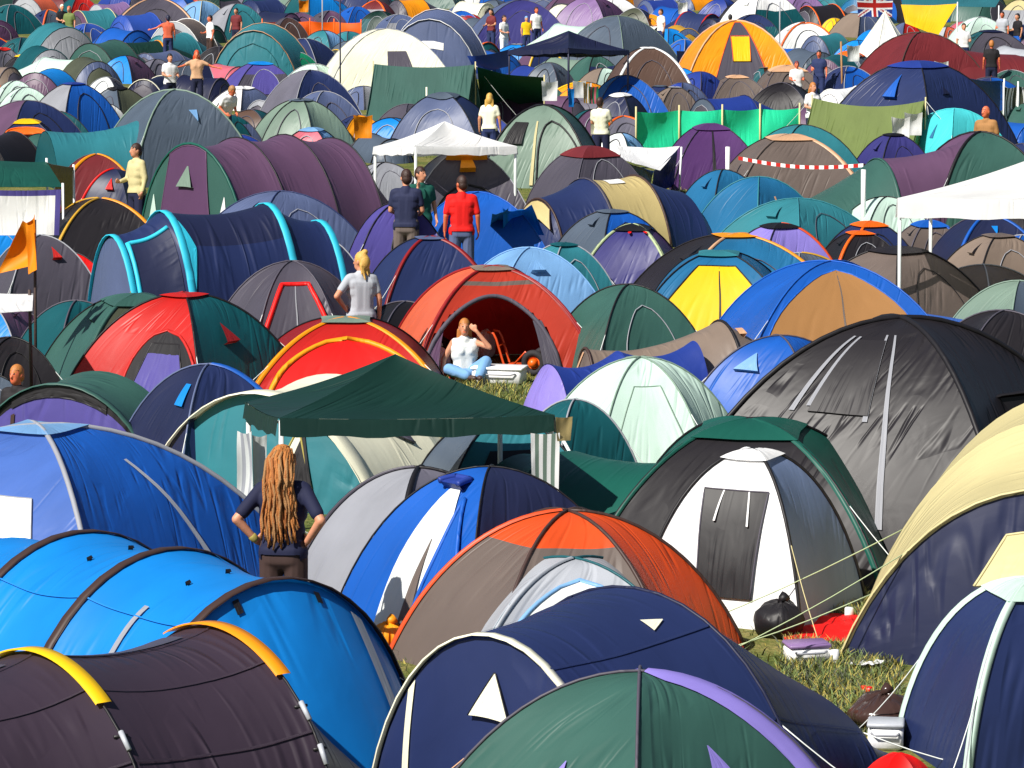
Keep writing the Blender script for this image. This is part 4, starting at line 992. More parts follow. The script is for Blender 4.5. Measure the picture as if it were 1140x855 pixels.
        tb = Wr + t * .025 * k + lat * -.028 * k; c(tb, tb + (t * .6 - lat * .8).normalized() * .038 * k, .014, .0115); c(tb + (t * .6 - lat * .8).normalized() * .038 * k, tb + (t * .6 - lat * .8).normalized() * .038 * k + t * .032 * k, .0115, .009)
    for (Hh, Kn, An, To) in LG:
        c(Hh, Kn, .085, .058); c(Kn, An, .056, .036); c(An - Vector((0, 0, .02)) * k, To, .038, .032)
    eyes = [HV((sd * .031, -.088, .02)) for sd in (-1, 1)]; mouth = HV((0, -.088, -.062)); brows = [HV((sd * .033, -.092, .045)) for sd in (-1, 1)]
    def cls(p):
        for e in eyes:
            if (p - e).length < .012 * k: return 1
        q = Hm.transposed() @ (p - mouth)
        if abs(q.x) < .027 * k and abs(q.z) < .010 * k and abs(q.y) < .05 * k: return 2
        for e in brows:
            q = Hm.transposed() @ (p - e)
            if abs(q.x) < .02 * k and abs(q.z) < .007 * k and abs(q.y) < .04: return 3
        return 0
    fuse(b, 'body', [solid(skin, .55, bump=.1), solid('dbrown', .3), solid('coral', .5), solid(hair or 'hair', .8)], rt, vox, 3, cls)
    if shirt:
        m = MB(); torso(m, .014)
        for (S, E, Wr, H, side) in A:
            if sleeve > 0: capsule(m, S, S.lerp(E, min(1, sleeve * 1.3)), .062 * k, .058 * k)
            if sleeve > .8: capsule(m, E, E.lerp(Wr, .9), .052 * k, .04 * k)
        for sx_ in (-.05, .05): capsule(m, U((sx_, 0, .98)), U((sx_, 0, 1.30)), .118 * k, .122 * k)
        capsule(m, U((-.075, 0, .90)), U((.075, 0, .90)), .133 * k, .133 * k)
        so = fuse(m, 'shirt', [fabric(shirt, .8, .05, .12)], rt, max(vox, .012), 9)
        import bmesh
        bm = bmesh.new(); bm.from_mesh(so.data)
        low = [f for f in bm.faces if (Lm.transposed() @ (f.calc_center_median() / k - Vector((0, 0, .95 + dz)))).z < -.055 and abs(f.calc_center_median().x) < .16 * k]
        bmesh.ops.delete(bm, geom=low, context='FACES'); bm.to_mesh(so.data); bm.free()
    m = MB(); cap_ = lambda p, q, r1, r2: capsule(m, p, q, r1 * k, r2 * k)
    if pose == 'stand': cap_(U((-.08, 0, .95)), U((.08, 0, .95)), .115, .115); cap_(U((-.07, 0, .86)), U((.07, 0, .86)), .118, .118)
    else: cap_(LG[0][0], LG[1][0], .12, .12)
    for (Hh, Kn, An, To) in LG:
        cap_(Hh, Kn, .106, .088); cap_(Kn, Kn.lerp(An, .92), .088, .078)
    fuse(m, 'trousers', [fabric(legs, .85, 0, .3)], rt, max(vox, .012), 7)
    for (Hh, Kn, An, To) in LG:
        m = MB(); capsule(m, An - Vector((0, 0, .025)) * k, To, .048 * k, .042 * k); fuse(m, 'shoe', [solid(shoes, .5)], rt, max(vox, .012), 2)
    if hair and hairstyle != 'bald':
        m = MB(); ellipsoid(m, HV((0, .012, .032)), .086 * k, .104 * k, .112 * k, Hm); 
        if hairstyle == 'short': ellipsoid(m, HV((0, .045, -.015)), .078 * k, .072 * k, .085 * k, Hm)
        if hairstyle == 'bun':
            ellipsoid(m, HV((0, .06, -.01)), .082 * k, .08 * k, .11 * k, Hm); ellipsoid(m, HV((-.01, .06, .13)), .045 * k, .045 * k, .04 * k, Hm)
            for q in range(9): capsule(m, HV((-.07 + q * .018, .06, -.04)), HV((-.09 + q * .022, .09 + .03 * math.sin(q * 2), -.20 - .04 * math.sin(q * 3))), .022 * k, .012 * k)
        if hairstyle == 'long':
            ellipsoid(m, HV((0, .05, -.03)), .085 * k, .08 * k, .12 * k, Hm)
            for q in range(11): capsule(m, HV((-.085 + q * .017, .05, -.04)), HV((-.11 + q * .022, .075, -.24)), .026 * k, .014 * k)
        cut = []
        o = fuse(m, 'hair', [solid(hair, .55, bump=.6, bscale=90, vary=.35)], rt, max(vox, .010), 1)
        # open the hair over the face
        me = o.data; import bmesh
        bm = bmesh.new(); bm.from_mesh(me); kill = []
        for f in bm.faces:
            q = Hm.transposed() @ (f.calc_center_median() - hc) / k
            if q.y < -.035 and q.z < .062 and abs(q.x) < .078: kill.append(f)
        bmesh.ops.delete(bm, geom=kill, context='FACES'); bm.to_mesh(me); bm.free()
    return rt, dict(HV=HV, U=U, k=k, Hm=Hm, A=A, base=base, LG=LG)

# the man with dreadlocks
rt, J = person(315, 496, 168, 'man with long ginger dreadlocks in a dark navy T-shirt, hands on hips', 'dnavy', 'dbrown', None, 'skin', ('hip', 'hip'), turn=-38, ht=1.80, shoes='black', hairstyle='bald', sleeve=.6, width=.94)
mb = MB(); HV, k_ = J['HV'], J['k']; hr = random.Random(5); hm = [solid('hair', .75, bump=.9, bscale=120, vary=.35), solid('gold', .75, bump=.9, bscale=120, vary=.3), solid('dtaupe', .8, bump=.9, bscale=120)]
hm = [solid('hair', .75, bump=.9, bscale=120, vary=.35), solid('tan', .75, bump=.9, bscale=120, vary=.3), solid('ginger', .8, bump=.9, bscale=120)]
for q in range(96):
    a = hr.uniform(-2.5, 2.5); e = hr.uniform(.15, 1.35)
    d = Vector((math.sin(a) * math.cos(e), math.cos(a) * math.cos(e), math.sin(e)))
    p0 = HV((d.x * .078, d.y * .10 + .005, d.z * .118 + .015))
    spread = d.x * .11 + hr.uniform(-.05, .05); end = hr.uniform(-.36, -.62) - .06 * d.y
    P = [p0]
    hx = J['Hm'] @ Vector((d.x, d.y, 0))
    P.append(HV((d.x * .105, d.y * .12 + .03, d.z * .09 - .01)))
    sx_, sy_ = (hx.x * .115 + hr.uniform(-.04, .04)) * 1.0, .16 + hr.uniform(-.03, .035) - .05 * abs(hx.x)
    for j in range(1, 8):
        f = j / 7; z = 1.56 + (end - -.02) * f
        P.append(J['U']((sx_ * (.8 + .35 * f) + .012 * math.sin(j * 1.9 + q), sy_ - .03 * f + .010 * math.cos(j * 2.3 + q), z)))
    tube(mb, P, .0125 + hr.uniform(-.002, .003), hm[q % 3 if q % 5 else 0], 6, .009)
ellipsoid(mb, HV((0, .014, .026)), .083, .103, .115, J['Hm']); mb.m[-140:] = [0] * 140
tube(mb, [HV((.06, -.04, .09)), HV((.095, -.035, .0)), HV((.11, -.03, -.16)), HV((.115, -.0, -.34))], .012, hm[0], 6)
mb.build('dreadlocks', rt)
wb = MB(); S, E, Wr, H, sd = J['A'][1]; capsule(wb, Wr.lerp(E, .08), Wr.lerp(E, .16), .036, .037); fuse(wb, 'wristband', [solid('straw', .7)], rt, .008, 1)

person(402, 281, 196, 'woman with blond hair tied up, in a light grey T-shirt, one hand on her hip', 'silver', 'slateblue', 'blond', 'skin', ('hang', 'hip'), hairstyle='bun', turn=40, ht=1.66, sleeve=.5)
person(452, 189, 172, 'man in a navy T-shirt and khaki trousers, with his back turned', 'inknavy', 'dtaupe', 'dhair', 'skin', ('fore', 'fore'), turn=25, sleeve=.5, ht=1.82)
person(468, 186, 20, 'person with dark hair in a green top, facing the man in navy', 'bottle', 'slate', 'dhair', 'skin', ('mouth', 'hang'), ht=1.72, turn=30)
person(514, 196, 184, 'man in a bright red T-shirt and jeans, seen from behind', 'brightred', 'slateblue', 'dhair', 'skinred', ('hang', 'hang'), ht=1.76, sleeve=.62, turn=30)
person(152, 160, -52, 'man in a pale yellow shirt and dark sunglasses by the plum tent', 'lemon', 'dnavy', 'dhair', 'skin', ('fore', 'hang'), sleeve=.9, turn=-10)
person(1098, 118, -30, 'man with shaved head in a khaki T-shirt with a shoulder strap', 'tan', 'dbrown', 'dhair', 'skinred', ('hang', 'hang'), hairstyle='bald', turn=-20, sleeve=.6)
SIT, JS = person(517, 351, 12, 'woman in a white vest and jeans sitting in the red tent door, shading her eyes', 'offwhite', 'sky', 'hair', 'skin', ('prop', 'brow'), pose='sit', hairstyle='long', ht=1.52, sleeve=0, turn=-8, vox=.0105)
person(545, 104, 170, 'blond person in a cream top sitting before the bottle green tent', 'cream', 'navy', 'blond', 'skin', ('hang', 'hang'), hairstyle='long', ht=1.68)
person(670, 108, 160, 'person in a cream hooded top bending before the dark opening', 'cream', 'dnavy', 'dhair', 'skin', ('fore', 'fore'), lean=-12)
person(905, 92, 30, 'person with red brown hair in a white top beside the white tent', 'white', 'dnavy', 'hair', 'skin', ('fore', 'hang'), hairstyle='long', ht=1.66)
person(189, 60, 30, 'person with black hair in a white T-shirt, among the far tents', 'white', 'dnavy', 'black', 'skin', ('fore', 'fore'), pose='stand', ht=1.6)
person(219, 56, 10, 'red haired woman in an orange and white top, arms spread', 'peach', 'dnavy', 'rust', 'skinred', ('out', 'out'), hairstyle='long', ht=1.62)
person(250, 92, 40, 'man in a white T-shirt bending over beside the slate blue dome', 'white', 'navy', 'tan', 'skinred', ('fore', 'fore'), lean=28, turn=20)
person(187, 17, 190, 'person in a salmon T-shirt and navy cap reaching to the side', 'coral', 'navy', 'dnavy', 'skinred', ('hang', 'out'))
person(234, 17, -60, 'dark haired person in a white shirt carrying a slate bag', 'white', 'dbrown', 'black', 'skinred', ('fore', 'hang'))
person(263, 9, -30, 'man in a maroon T-shirt beside the teal tunnel', 'maroon', 'dnavy', 'black', 'skin', ('hang', 'hang'))
person(69, 5, 30, 'pale haired person dressed in black near the yellow visor tent', 'black', 'black', 'cream', 'skin', ('fore', 'hang'))
person(77, 7, -20, 'person with sandy hair in a khaki top beside the one in black', 'olive', 'dbrown', 'coral', 'skin', ('fore', 'hang'))
person(547, 10, -40, 'dark haired person in a maroon top with bare arms, beside one in white', 'maroon', 'navy', 'black', 'skin', ('fore', 'fore'), hairstyle='long', ht=1.62)
person(561, 17, 50, 'dark haired person in a white shirt, left of the tan tent', 'white', 'white', 'dhair', 'skin', ('fore', 'hang'), ht=1.62)
person(597, 8, 30, 'person in a white shirt with a red scarf in front of the indigo tent', 'white', 'navy', 'dhair', 'skinred', ('hang', 'hang'))
person(586, 18, 20, 'child in a pale cap and yellow top', 'yellow', 'navy', 'sky', 'skin', ('hang', 'fore'), ht=1.35)
person(736, 10, -60, 'person in a white T-shirt beside the orange tent top', 'white', 'navy', 'dhair', 'skin', ('fore', 'hang'))
person(813, 16, 180, 'person with dark hair behind the orange dome', 'coral', 'navy', 'black', 'skin', ('hang', 'hang'), ht=1.6)
person(1073, 26, 10, 'man in a white T-shirt before the mint dome', 'white', 'navy', 'dhair', 'skin', ('hang', 'fore'))
person(1104, 45, 175, 'man in a black T-shirt with his back turned, under the dark awning', 'black', 'dnavy', 'hair', 'skinred', ('hang', 'hang'))
person(1116, 13, -30, 'man in a grey T-shirt with sunburnt arms at the upper right', 'silver', 'navy', 'dhair', 'skinred', ('fore', 'hang'))
person(1133, 15, -60, 'dark haired person in a black top and blue trousers at the right edge', 'black', 'blue', 'black', 'skin', ('fore', 'hang'))
person(912, 56, -20, 'person in a navy top at the stall of white and blue sheets', 'navy', 'navy', 'black', 'skinred', ('fore', 'hang'), ht=1.5)
person(887, 68, 10, 'person with dark red hair sitting behind the grey chair', 'white', 'navy', 'maroon', 'skinred', ('fore', 'fore'), ht=1.4)
person(262, 118, 10, 'young person resting between the slate dome and the brown dome', 'white', 'dnavy', 'hair', 'skin', ('fore', 'fore'), ht=1.3) if 0 else None
person(19, 402, -30, 'person with ginger hair sitting behind the green tunnel tent', 'charcoal', 'navy', 'hair', 'skinred', ('hang', 'hang'), pose='sit', ht=1.6)
# ------------------------------------------------------------------ gazebos
gz, gb = gazebo(440, 394, 2.52, 11, 1.42, 1.93, 'dgreen', 'dark green gazebo with pale posts above the man with dreadlocks', legc='offwhite', val=.16, thr=.12)
gazebo(495, 135, 1.95, 24, 1.55, 2.0, 'white', 'white gazebo over the grey tent with an orange visor', val=.14)
gazebo(633, 34, 2.25, 44, 1.78, 2.3, 'dnavy', 'dark navy gazebo on navy posts in the far rows', legc='dnavy', val=.12, thr=.12)
gazebo(1150, 176, 3.3, -14, 1.95, 2.5, 'white', 'large white gazebo with thick white legs at the right edge', val=.26)
# cloths tied to the green gazebo
def hung(name, x, yt, wm, hm, c, label, cat, yaw=0, height=None, mat=None, sag=.05, group=None, nu=10, nv=8):
    """a cloth whose top edge hangs `height` metres up"""
    p = at(x, yt, height * math.cos(SLOPE)); base = p - UPF * height; base.z = 0
    rt = root(name, base, R_(yaw), label, cat, group, level=True)
    panel_cloth(rt, 'cloth', (-wm / 2, 0, height), (wm / 2, 0, height), (wm / 2 * .94, .03, height - hm), (-wm / 2 * .9, -.02, height - hm), c, nu, nv, sag, x * .1, mat)
    return rt
stripe = lambda a, b, n: (lambda u, v: fabric(a if int(u * n) % 2 == 0 else b, .7, .25))
hung('striped_towel', 607, 482, .27, .66, 'white', 'green and white striped towel hanging from the green gazebo', 'towel', 10, 1.36, stripe('white', 'sage', 7), .03, nu=14)
hung('cream_cloth', 628, 464, .17, .22, 'sand', 'small cream cloth folded over the corner of the green gazebo', 'cloth', 24, 1.5, None, .02)
hung('tied_curtain', 272, 480, .16, .62, 'offwhite', 'grey white curtain tied to the left post of the green gazebo', 'curtain', -30, 1.34, stripe('offwhite', 'silver', 5), .06)
hung('tied_curtain', 289, 484, .14, .60, 'offwhite', 'narrower white curtain hanging beside the tied one', 'curtain', 20, 1.30, None, .05)
# ------------------------------------------------------------------ windbreaks, poles, tape
def post(name, x, yb, h, r, c, label, cat='post', lean=0, level=True, group=None):
    b = at(x, yb); rt = None
    mb = MB()
    up = Vector((lean, 0, 1)).normalized()
    Rm = Matrix.Identity(3)
    mb2 = MB(); tube(mb2, [up * -.1, up * h * .5, up * h], r, solid(c, .6, bump=.3), 8)
    o = mb2.build(name); o.location = RX @ b; tag(o, label, cat, group)
    return o
def windbreak(pts, h, c, label, postc='lemon', mat=None, name='windbreak', over=.12):
    P = [at(x, y) for x, y in pts]; b = P[len(P) // 2]
    rt = root(name, b, 0, label, 'windbreak', None, level=True)
    Q = [RX @ p - RX @ b for p in P]
    for i in range(len(Q) - 1):
        A, B = Q[i] + Vector((0, 0, h)), Q[i + 1] + Vector((0, 0, h))
        panel_cloth(rt, 'panel', A, B, Q[i + 1] + Vector((0, 0, .03)), Q[i] + Vector((0, 0, .03)), c, 12, 8, .10 * (-1) ** i, i * 1.7, mat)
    for q in Q:
        mb = MB(); tube(mb, [q - Vector((0, .02, .1)), q + Vector((0, -.02, h + over))], .022, solid(postc, .7), 6); mb.build('post', rt)
    return rt
windbreak([(708, 172), (756, 170), (804, 169), (846, 168), (890, 167)], .98, 'jade', 'bright green windbreak on lemon posts behind the deep purple tent')
windbreak([(1117, 143), (1133, 142), (1150, 141)], 1.05, 'white', 'green and white striped windbreak near the right edge', 'white', stripe('white', 'olivegrey', 9))
windbreak([(292, 45), (318, 44), (345, 44), (372, 45), (402, 46)], .72, 'orange', 'orange netting fence among the far tents', 'orange')
post('white_post', 810, 226, 1.10, .045, 'white', 'short white post beside the deep purple tent')
post('white_post', 961, 258, 1.12, .045, 'white', 'taller white post at the end of the red and white tape')
post('tent_pole', 475, 160, 1.35, .022, 'cream', 'bare cream pole among the mid rows', 'pole')
post('flag_pole', 379, 140, 3.9, .02, 'dnavy', 'tall thin dark pole rising past the cream dome', 'pole')
post('tent_pole', 359, 58, 2.2, .025, 'lgrey', 'pale pole behind the orange netting', 'pole')
post('tent_pole', 938, 116, 1.75, .028, 'tan', 'wooden pole at the stall of white and blue sheets', 'pole', -.03)
post('tent_pole', 868, 62, 1.9, .025, 'lgrey', 'grey pole under the red and grey canopy', 'pole')
post('gazebo_prop', 682, 590, 1.05, .016, 'offwhite', 'slanting pale pole propping the right side of the green gazebo', 'pole', -.55)
post('tent_pole', 756, 216, .95, .02, 'white', 'white pole at the corner of the blue and white tarp shelter', 'pole', .05)
A, B, C3 = at(822, 176, .98), at(961, 184, 1.02), at(1004, 180, .9)
mb = MB(); L = []
for a, b, n in ((A, B, 26), (B, C3, 9)):
    for k in range(n):
        p, q = a.lerp(b, k / n), a.lerp(b, (k + 1) / n); z = lambda f: Vector((0, 0, -.10 * math.sin(math.pi * f)))
        p = p + z(k / n); q = q + z((k + 1) / n); h = Vector((0, 0, .035)); d = Vector((0, .004, 0))
        mb.add([RX @ v for v in (p - h, q - h, q + h, p + h, p - h + d, q - h + d, q + h + d, p + h + d)], [(0, 1, 2, 3), (7, 6, 5, 4), (3, 2, 6, 7), (1, 0, 4, 5)], solid('white' if k % 2 else 'red', .5))
tag(mb.build('barrier_tape', smooth=False), 'red and white barrier tape strung before the taupe and peach dome', 'tape')
# ------------------------------------------------------------------ tarps and banners
def tarp(name, label, polys, poles=(), polec='white'):
    """polys: name, colour, four (x, y, height) corners"""
    o0 = polys[0][2][0]; b = at(o0[0], o0[1], o0[2]); b = Vector((b.x, b.y, 0))
    rt = root(name, b, 0, label, 'tarpaulin')
    for nm, c, cs, *sg in polys:
        V = [at(x, y, z) - b for x, y, z in cs]
        panel_cloth(rt, nm, *V, c, 12, 10, sg[0] if sg else .08, o0[0] * .3)
    for x, y, h in poles:
        p = at(x, y, h) - b; mb = MB(); tube(mb, [Vector((p.x, p.y, -.05)), p + Vector((0, 0, .06))], .02, solid(polec, .6), 6); mb.build('pole', rt)
    return rt
tarp('tarp_shelter', 'white topped blue tarp shelter left of the deep purple tent', [('top_sheet', 'white', [(686, 162, 1.0), (757, 163, 1.0), (735, 190, .75), (694, 178, .85)]), ('side_sheet', 'blue', [(690, 176, .86), (728, 190, .74), (722, 213, .05), (700, 205, .05)], .12), ('end_sheet', 'royal', [(728, 190, .75), (754, 166, 1.0), (750, 208, .05), (725, 214, .05)], .10)])
tarp('marquee', 'dark green marquee roof at the left edge above a white banner', [('roof_sheet', 'bottle', [(-40, 176, 1.75), (52, 180, 1.7), (70, 208, 1.45), (-40, 208, 1.45)], -.06), ('side_sheet', 'taupe', [(52, 181, 1.7), (82, 186, 1.55), (84, 232, .3), (68, 230, .3)], .05)], [(70, 208, 1.45), (82, 187, 1.5), (-38, 208, 1.45), (-38, 176, 1.75), (52, 180, 1.7)])
rt = hung('banner', 22, 211, 1.30, .72, 'white', 'white banner with a purple border hanging from the green marquee', 'banner', 0, 1.47, lambda u, v: fabric('violet' if v < .13 or u > .93 or u < .03 else 'white', .6, .2), .04, nu=30, nv=16)
tarp('white_sheet', 'white sheet stretched level at the left edge above the charcoal dome', [('sheet', 'white', [(-60, 322, 1.5), (37, 327, 1.42), (36, 346, 1.36), (-60, 352, 1.38)], .05)], [(-58, 323, 1.5), (-58, 351, 1.38), (33, 328, 1.42)], 'dbrown')
tarp('yellow_tarp', 'bright yellow tarpaulin hung below a teal sheet in the far rows', [('sheet', 'yellow', [(1003, 5, 1.84), (1066, 4, 1.88), (1044, 40, .80), (1008, 26, 1.2)], .10)], [(1066, 4, 1.9)])
tarp('teal_tarp', 'teal tarpaulin stretched above the yellow one', [('sheet', 'teal', [(1004, -10, 2.0), (1120, -12, 2.0), (1108, 8, 1.55), (1004, 6, 1.55)], .06)], [(1112, 8, 1.55)])
tarp('canvas_awning', 'green canvas awning with a lemon edge stretched right of the bottle green canvas tent', [('sheet', 'bottle', [(531, 75, 1.50), (606, 86, 1.30), (604, 126, .15), (537, 130, .1)], .14)], [(606, 86, 1.32)], 'lemon')
tarp('blue_tarp', 'blue striped tarpaulin beside the big navy dome', [('sheet', 'blue', [(1066, 84, 1.2), (1118, 90, 1.1), (1118, 132, .1), (1080, 112, .3)], .12)], [(1118, 90, 1.12)])
tarp('blue_tarp', 'crumpled bright blue tarpaulin hanging behind the man in red', [('sheet', 'brightblue', [(560, 232, 1.05), (592, 228, 1.1), (606, 262, .5), (560, 268, .45)], .2), ('flap', 'tealblue', [(548, 238, 1.0), (566, 232, 1.05), (560, 282, .1), (540, 280, .1)], .1)])
tarp('blue_sheet', 'long slate blue sheet draped between poles left of the tan tent', [('sheet', 'slateblue', [(470, 36, .95), (522, 40, .9), (516, 56, .45), (474, 55, .45)], .08)])
tarp('blue_sheet', 'shiny blue sheet hanging at the left of the navy gazebo', [('sheet', 'cobalt', [(520, 62, 1.2), (566, 55, 1.35), (566, 74, .8), (530, 82, .7)], .14)])
def jack(u, v):
    x, y = (u - .5) * 2, (v - .5)
    if abs(x) < .10 or abs(y) < .10: return fabric('red', .7, .3)
    if abs(x) < .18 or abs(y) < .17: return fabric('white', .7, .3)
    d = min(abs(x * .5 - y), abs(x * .5 + y)) 
    return fabric('red' if d < .035 else 'white' if d < .10 else 'royal', .7, .3)
hung('union_flag', 974, -8, 1.35, .85, 'white', 'red, white and blue Union flag hanging above the white cone tent', 'flag', 8, 2.2, jack, .08, nu=44, nv=28)
D(985, 13, 88, 'white', 'white cone shaped tent under the Union flag', r=.72, n=6, rot=10, th=28, pole='cream', auto=False, guys=())
# laundry by the green awning
for x, y, wm, hm, c, l, m in ((645, 90, .35, .42, 'white', 'white towel on the washing line near the blue and navy dome', None), (654, 92, .22, .5, 'orange', 'striped towel hanging next to the white one', stripe('gold', 'white', 6)), (661, 96, .25, .42, 'pink', 'green and pink patterned towel at the right of the washing line', stripe('kgreen', 'pink', 5)), (636, 98, .16, .45, 'brightblue', 'narrow light blue towel at the left of the washing line', None)):
    hung('hanging_towel', x, y, wm, hm, c, l, 'towel', 20, 1.35, m, .05, 'towels on the washing line')
for x, y, c, l in ((1003, 130, 'white', 'white shirt hanging over the olive ridge tent'), (1017, 125, 'white', 'white cloth pegged by the ridge tent pole'), (667, 124, 'cream', 'cream cloth hanging before the dark opening'), (404, 128, 'oranget', 'orange sheet draped over a tent in the middle rows'), (612, 90, 'white', 'white sheet hanging left of the washing line'), (338, 0, 'oranget', 'orange cloth flapping behind the orange netting'), (760, 2, 'white', 'white sheet beside the orange tent top'), (950, 50, 'offwhite', 'white sheet at the stall with blue awnings'), (1048, 68, 'offwhite', 'pale cloth beside the man in black')):
    hung('cloth', x, y, .42, .5, c, l, 'cloth', 15, 1.25, None, .10)
b = at(28, 440); rt = root('orange_jacket', b, R_(-30), 'orange jacket draped slantwise from a pole at the left edge', 'jacket', None, level=True)
panel_cloth(rt, 'body', (-.02, 0, 2.16), (.15, .02, 2.24), (.16, .04, 1.62), (-.36, -.08, 1.50), 'oranget', 16, 16, .16, 4.0)
panel_cloth(rt, 'sleeve', (.06, -.03, 2.12), (.17, -.03, 2.14), (.24, -.06, 1.56), (.10, -.05, 1.50), 'oranget', 8, 12, .06, 7.0)
post('tent_pole', 40, 437, 2.15, .02, 'dbrown', 'dark pole carrying the orange jacket', 'pole')
# ------------------------------------------------------------------ things lying about
def bag(name, x, y, wm, hm, c, label, cat='bag', rough=.3, seed=0, knot=True, yaw=0, flat=1.0):
    b = at(x, y); rt = root(name, b, R_(yaw), label, cat)
    mb = MB(); V = []
    def S(u, v):
        th, ph = 2 * math.pi * u, math.pi * v
        r = 1 + .22 * noise.noise(Vector((math.cos(th) * 1.6 + seed, math.sin(th) * 1.6, v * 3))) + .07 * noise.noise(Vector((math.cos(th) * 5, math.sin(th) * 5 + seed, v * 9)))
        return Vector((wm / 2 * r * math.sin(ph) * math.cos(th), wm / 2 * flat * r * math.sin(ph) * math.sin(th), max(0, hm * .45 + hm * .55 * r * math.cos(ph))))
    grid(mb, S, 22, 14, lambda u, v: fabric(c, rough, .03, .8), lambda u, v: (u * 2 + seed, v))
    mb.build('sack', rt)
    if knot:
        mb = MB(); tube(mb, [(0, 0, hm * .95), (.02, 0, hm * 1.06), (.05, .02, hm * 1.16)], .03, fabric(c, rough, 0, .8), 7, .05); mb.build('knot', rt)
    return rt
bag('bin_bag', 868, 708, .44, .30, 'black', 'black bin bag between the navy tunnel and the pale yellow tent', 'bin bag', .5, 1)
bag('bin_bag', 982, 812, .52, .28, 'dbrown', 'shiny dark bin bag on the grass by the navy corner tent', 'bin bag', .16, 2)
bag('holdall', 912, 678, .34, .16, 'black', 'small black holdall beside an orange bag on the grass', 'bag', .5, 3, False)
bag('orange_bag', 898, 676, .20, .14, 'orange', 'orange bag on the grass left of the holdall', 'bag', .5, 4, False)
bag('yellow_bag', 432, 722, .30, .22, 'oranget', 'yellow bag wedged beside the orange and brown dome', 'bag', .5, 5)
bag('clothes_bundle', 822, 668, .42, .14, 'slateblue', 'bundle of blue clothes in front of the white tent', 'clothes', .8, 6, False)
bag('dark_boots', 806, 671, .26, .20, 'dbrown', 'dark brown boots left of the bundle of blue clothes', 'boots', .7, 7, False)
bag('carrier_bag', 486, 412, .40, .30, 'white', 'white carrier bag in front of the red tent door', 'bag', .4, 8)
bag('rucksack', 490, 402, .34, .34, 'black', 'black rucksack behind the white carrier bag', 'bag', .7, 9, False)
bag('pillow', 540, 398, .26, .36, 'white', 'white pillow standing beside the sitting woman', 'pillow', .7, 10, False, 0, .5)
bag('yellow_sack', 268, 640, .42, .3, 'gold', 'yellow sack at the feet of the man with dreadlocks', 'bag', .5, 12)
bag('shoes', 508, 424, .22, .08, 'red', 'red sandals on the grass by the sitting woman', 'shoes', .6, 11, False)
def boxy(name, x, y, size, c, label, cat, yaw=0, lid=None, tilt=0):
    b = at(x, y); rt = root(name, b, R_(yaw), label, cat)
    mb = MB(); box(mb, (0, 0, size[2] / 2), size, solid(c, .45, bump=.15), 0, min(size) * .14); mb.build('body', rt)
    if lid:
        mb = MB(); box(mb, (0, 0, size[2] + .018), (size[0] * 1.05, size[1] * 1.05, .034), solid(lid, .45), 0, .01); mb.build('lid', rt)
        mb = MB(); tube(mb, [(-size[0] * .4, -size[1] * .53, size[2] * .8), (-size[0] * .3, -size[1] * .62, size[2] * .72), (size[0] * .3, -size[1] * .62, size[2] * .72), (size[0] * .4, -size[1] * .53, size[2] * .8)], .01, solid('lgrey', .4), 6); mb.build('handle', rt)
    return rt
boxy('cool_box', 556, 426, (.64, .36, .18), 'white', 'long white cool box on the grass beside the trolley', 'cool box', -14, 'white')
boxy('plastic_tub', 898, 735, (.34, .24, .12), 'white', 'white plastic tub with lilac lid near the red mat', 'tub', 12, 'mauve')
boxy('plastic_tub', 986, 832, (.26, .24, .17), 'white', 'white tub beside the shiny bin bag', 'tub', -8, 'silver')
for x, y, h, l in ((484, 88, .9, 'dark navy board leaning beside the large cream dome'), (233, 100, .75, 'dark navy board propped among people in the far rows')):
    b = at(x, y); rt = root('board', b, R_(20), l, 'board'); mb = MB()
    A_ = [Vector((-.25, -.1, 0)), Vector((.25, -.1, 0)), Vector((.05, .25, h)), Vector((-.45, .25, h))]; d = Vector((0, .03, 0))
    mb.add(A_ + [v + d for v in A_], [(0, 1, 2, 3), (7, 6, 5, 4), (0, 4, 5, 1), (1, 5, 6, 2), (2, 6, 7, 3), (3, 7, 4, 0)], solid('dnavy', .3)); mb.build('panel', rt, False)
    mb = MB(); tube(mb, A_ + A_[:1], .018, solid('silver', .4, .6), 6); mb.build('edge', rt)
# red mat
b = at(925, 703); rt = root('red_mat', b, R_(6), 'crumpled red mat on the grass before the pale yellow tent', 'mat')
mb = MB(); grid(mb, lambda u, v: Vector(((u - .5) * .95, (v - .5) * 1.1, .03 + .05 * abs(noise.noise(Vector((u * 4, v * 3, 1)))))), 20, 14, lambda u, v: fabric('brightred', .6, .05, .9), lambda u, v: (u, v)); mb.build('sheet', rt)
# hand trolley with one big wheel
b = at(594, 418); rt = root('hand_trolley', b, R_(-20), 'orange hand trolley with a black tyred wheel beside the red tent', 'trolley')
def torus(mb, c, R, r, mat, ax='y', n=24, m=8):
    V = []; F = []
    for i in range(n):
        a = 2 * math.pi * i / n
        for j in range(m):
            p = 2 * math.pi * j / m; q = R + r * math.cos(p); V.append(Vector(c) + Vector((q * math.cos(a), r * math.sin(p), q * math.sin(a))))
    for i in range(n):
        for j in range(m): F.append((i * m + j, ((i + 1) % n) * m + j, ((i + 1) % n) * m + (j + 1) % m, i * m + (j + 1) % m))
    mb.add(V, F, mat)
for yy, dx in ((-.05, 0), (.30, .02)):
    mb = MB(); torus(mb, (.02 + dx, yy, .17), .125, .045, solid('charcoal', .8, bump=.4)); wh = mb.build('wheel', rt)
    mb = MB(); capsule(mb, (.02 + dx, yy - .03, .17), (.02 + dx, yy + .03, .17), .06, .06, 12); torus(mb, (.02 + dx, yy, .17), .075, .012, None); mb.mats = [solid('orange', .4)]; mb.m = [0] * len(mb.m); mb.build('rim', wh)
om = solid('rust', .35)
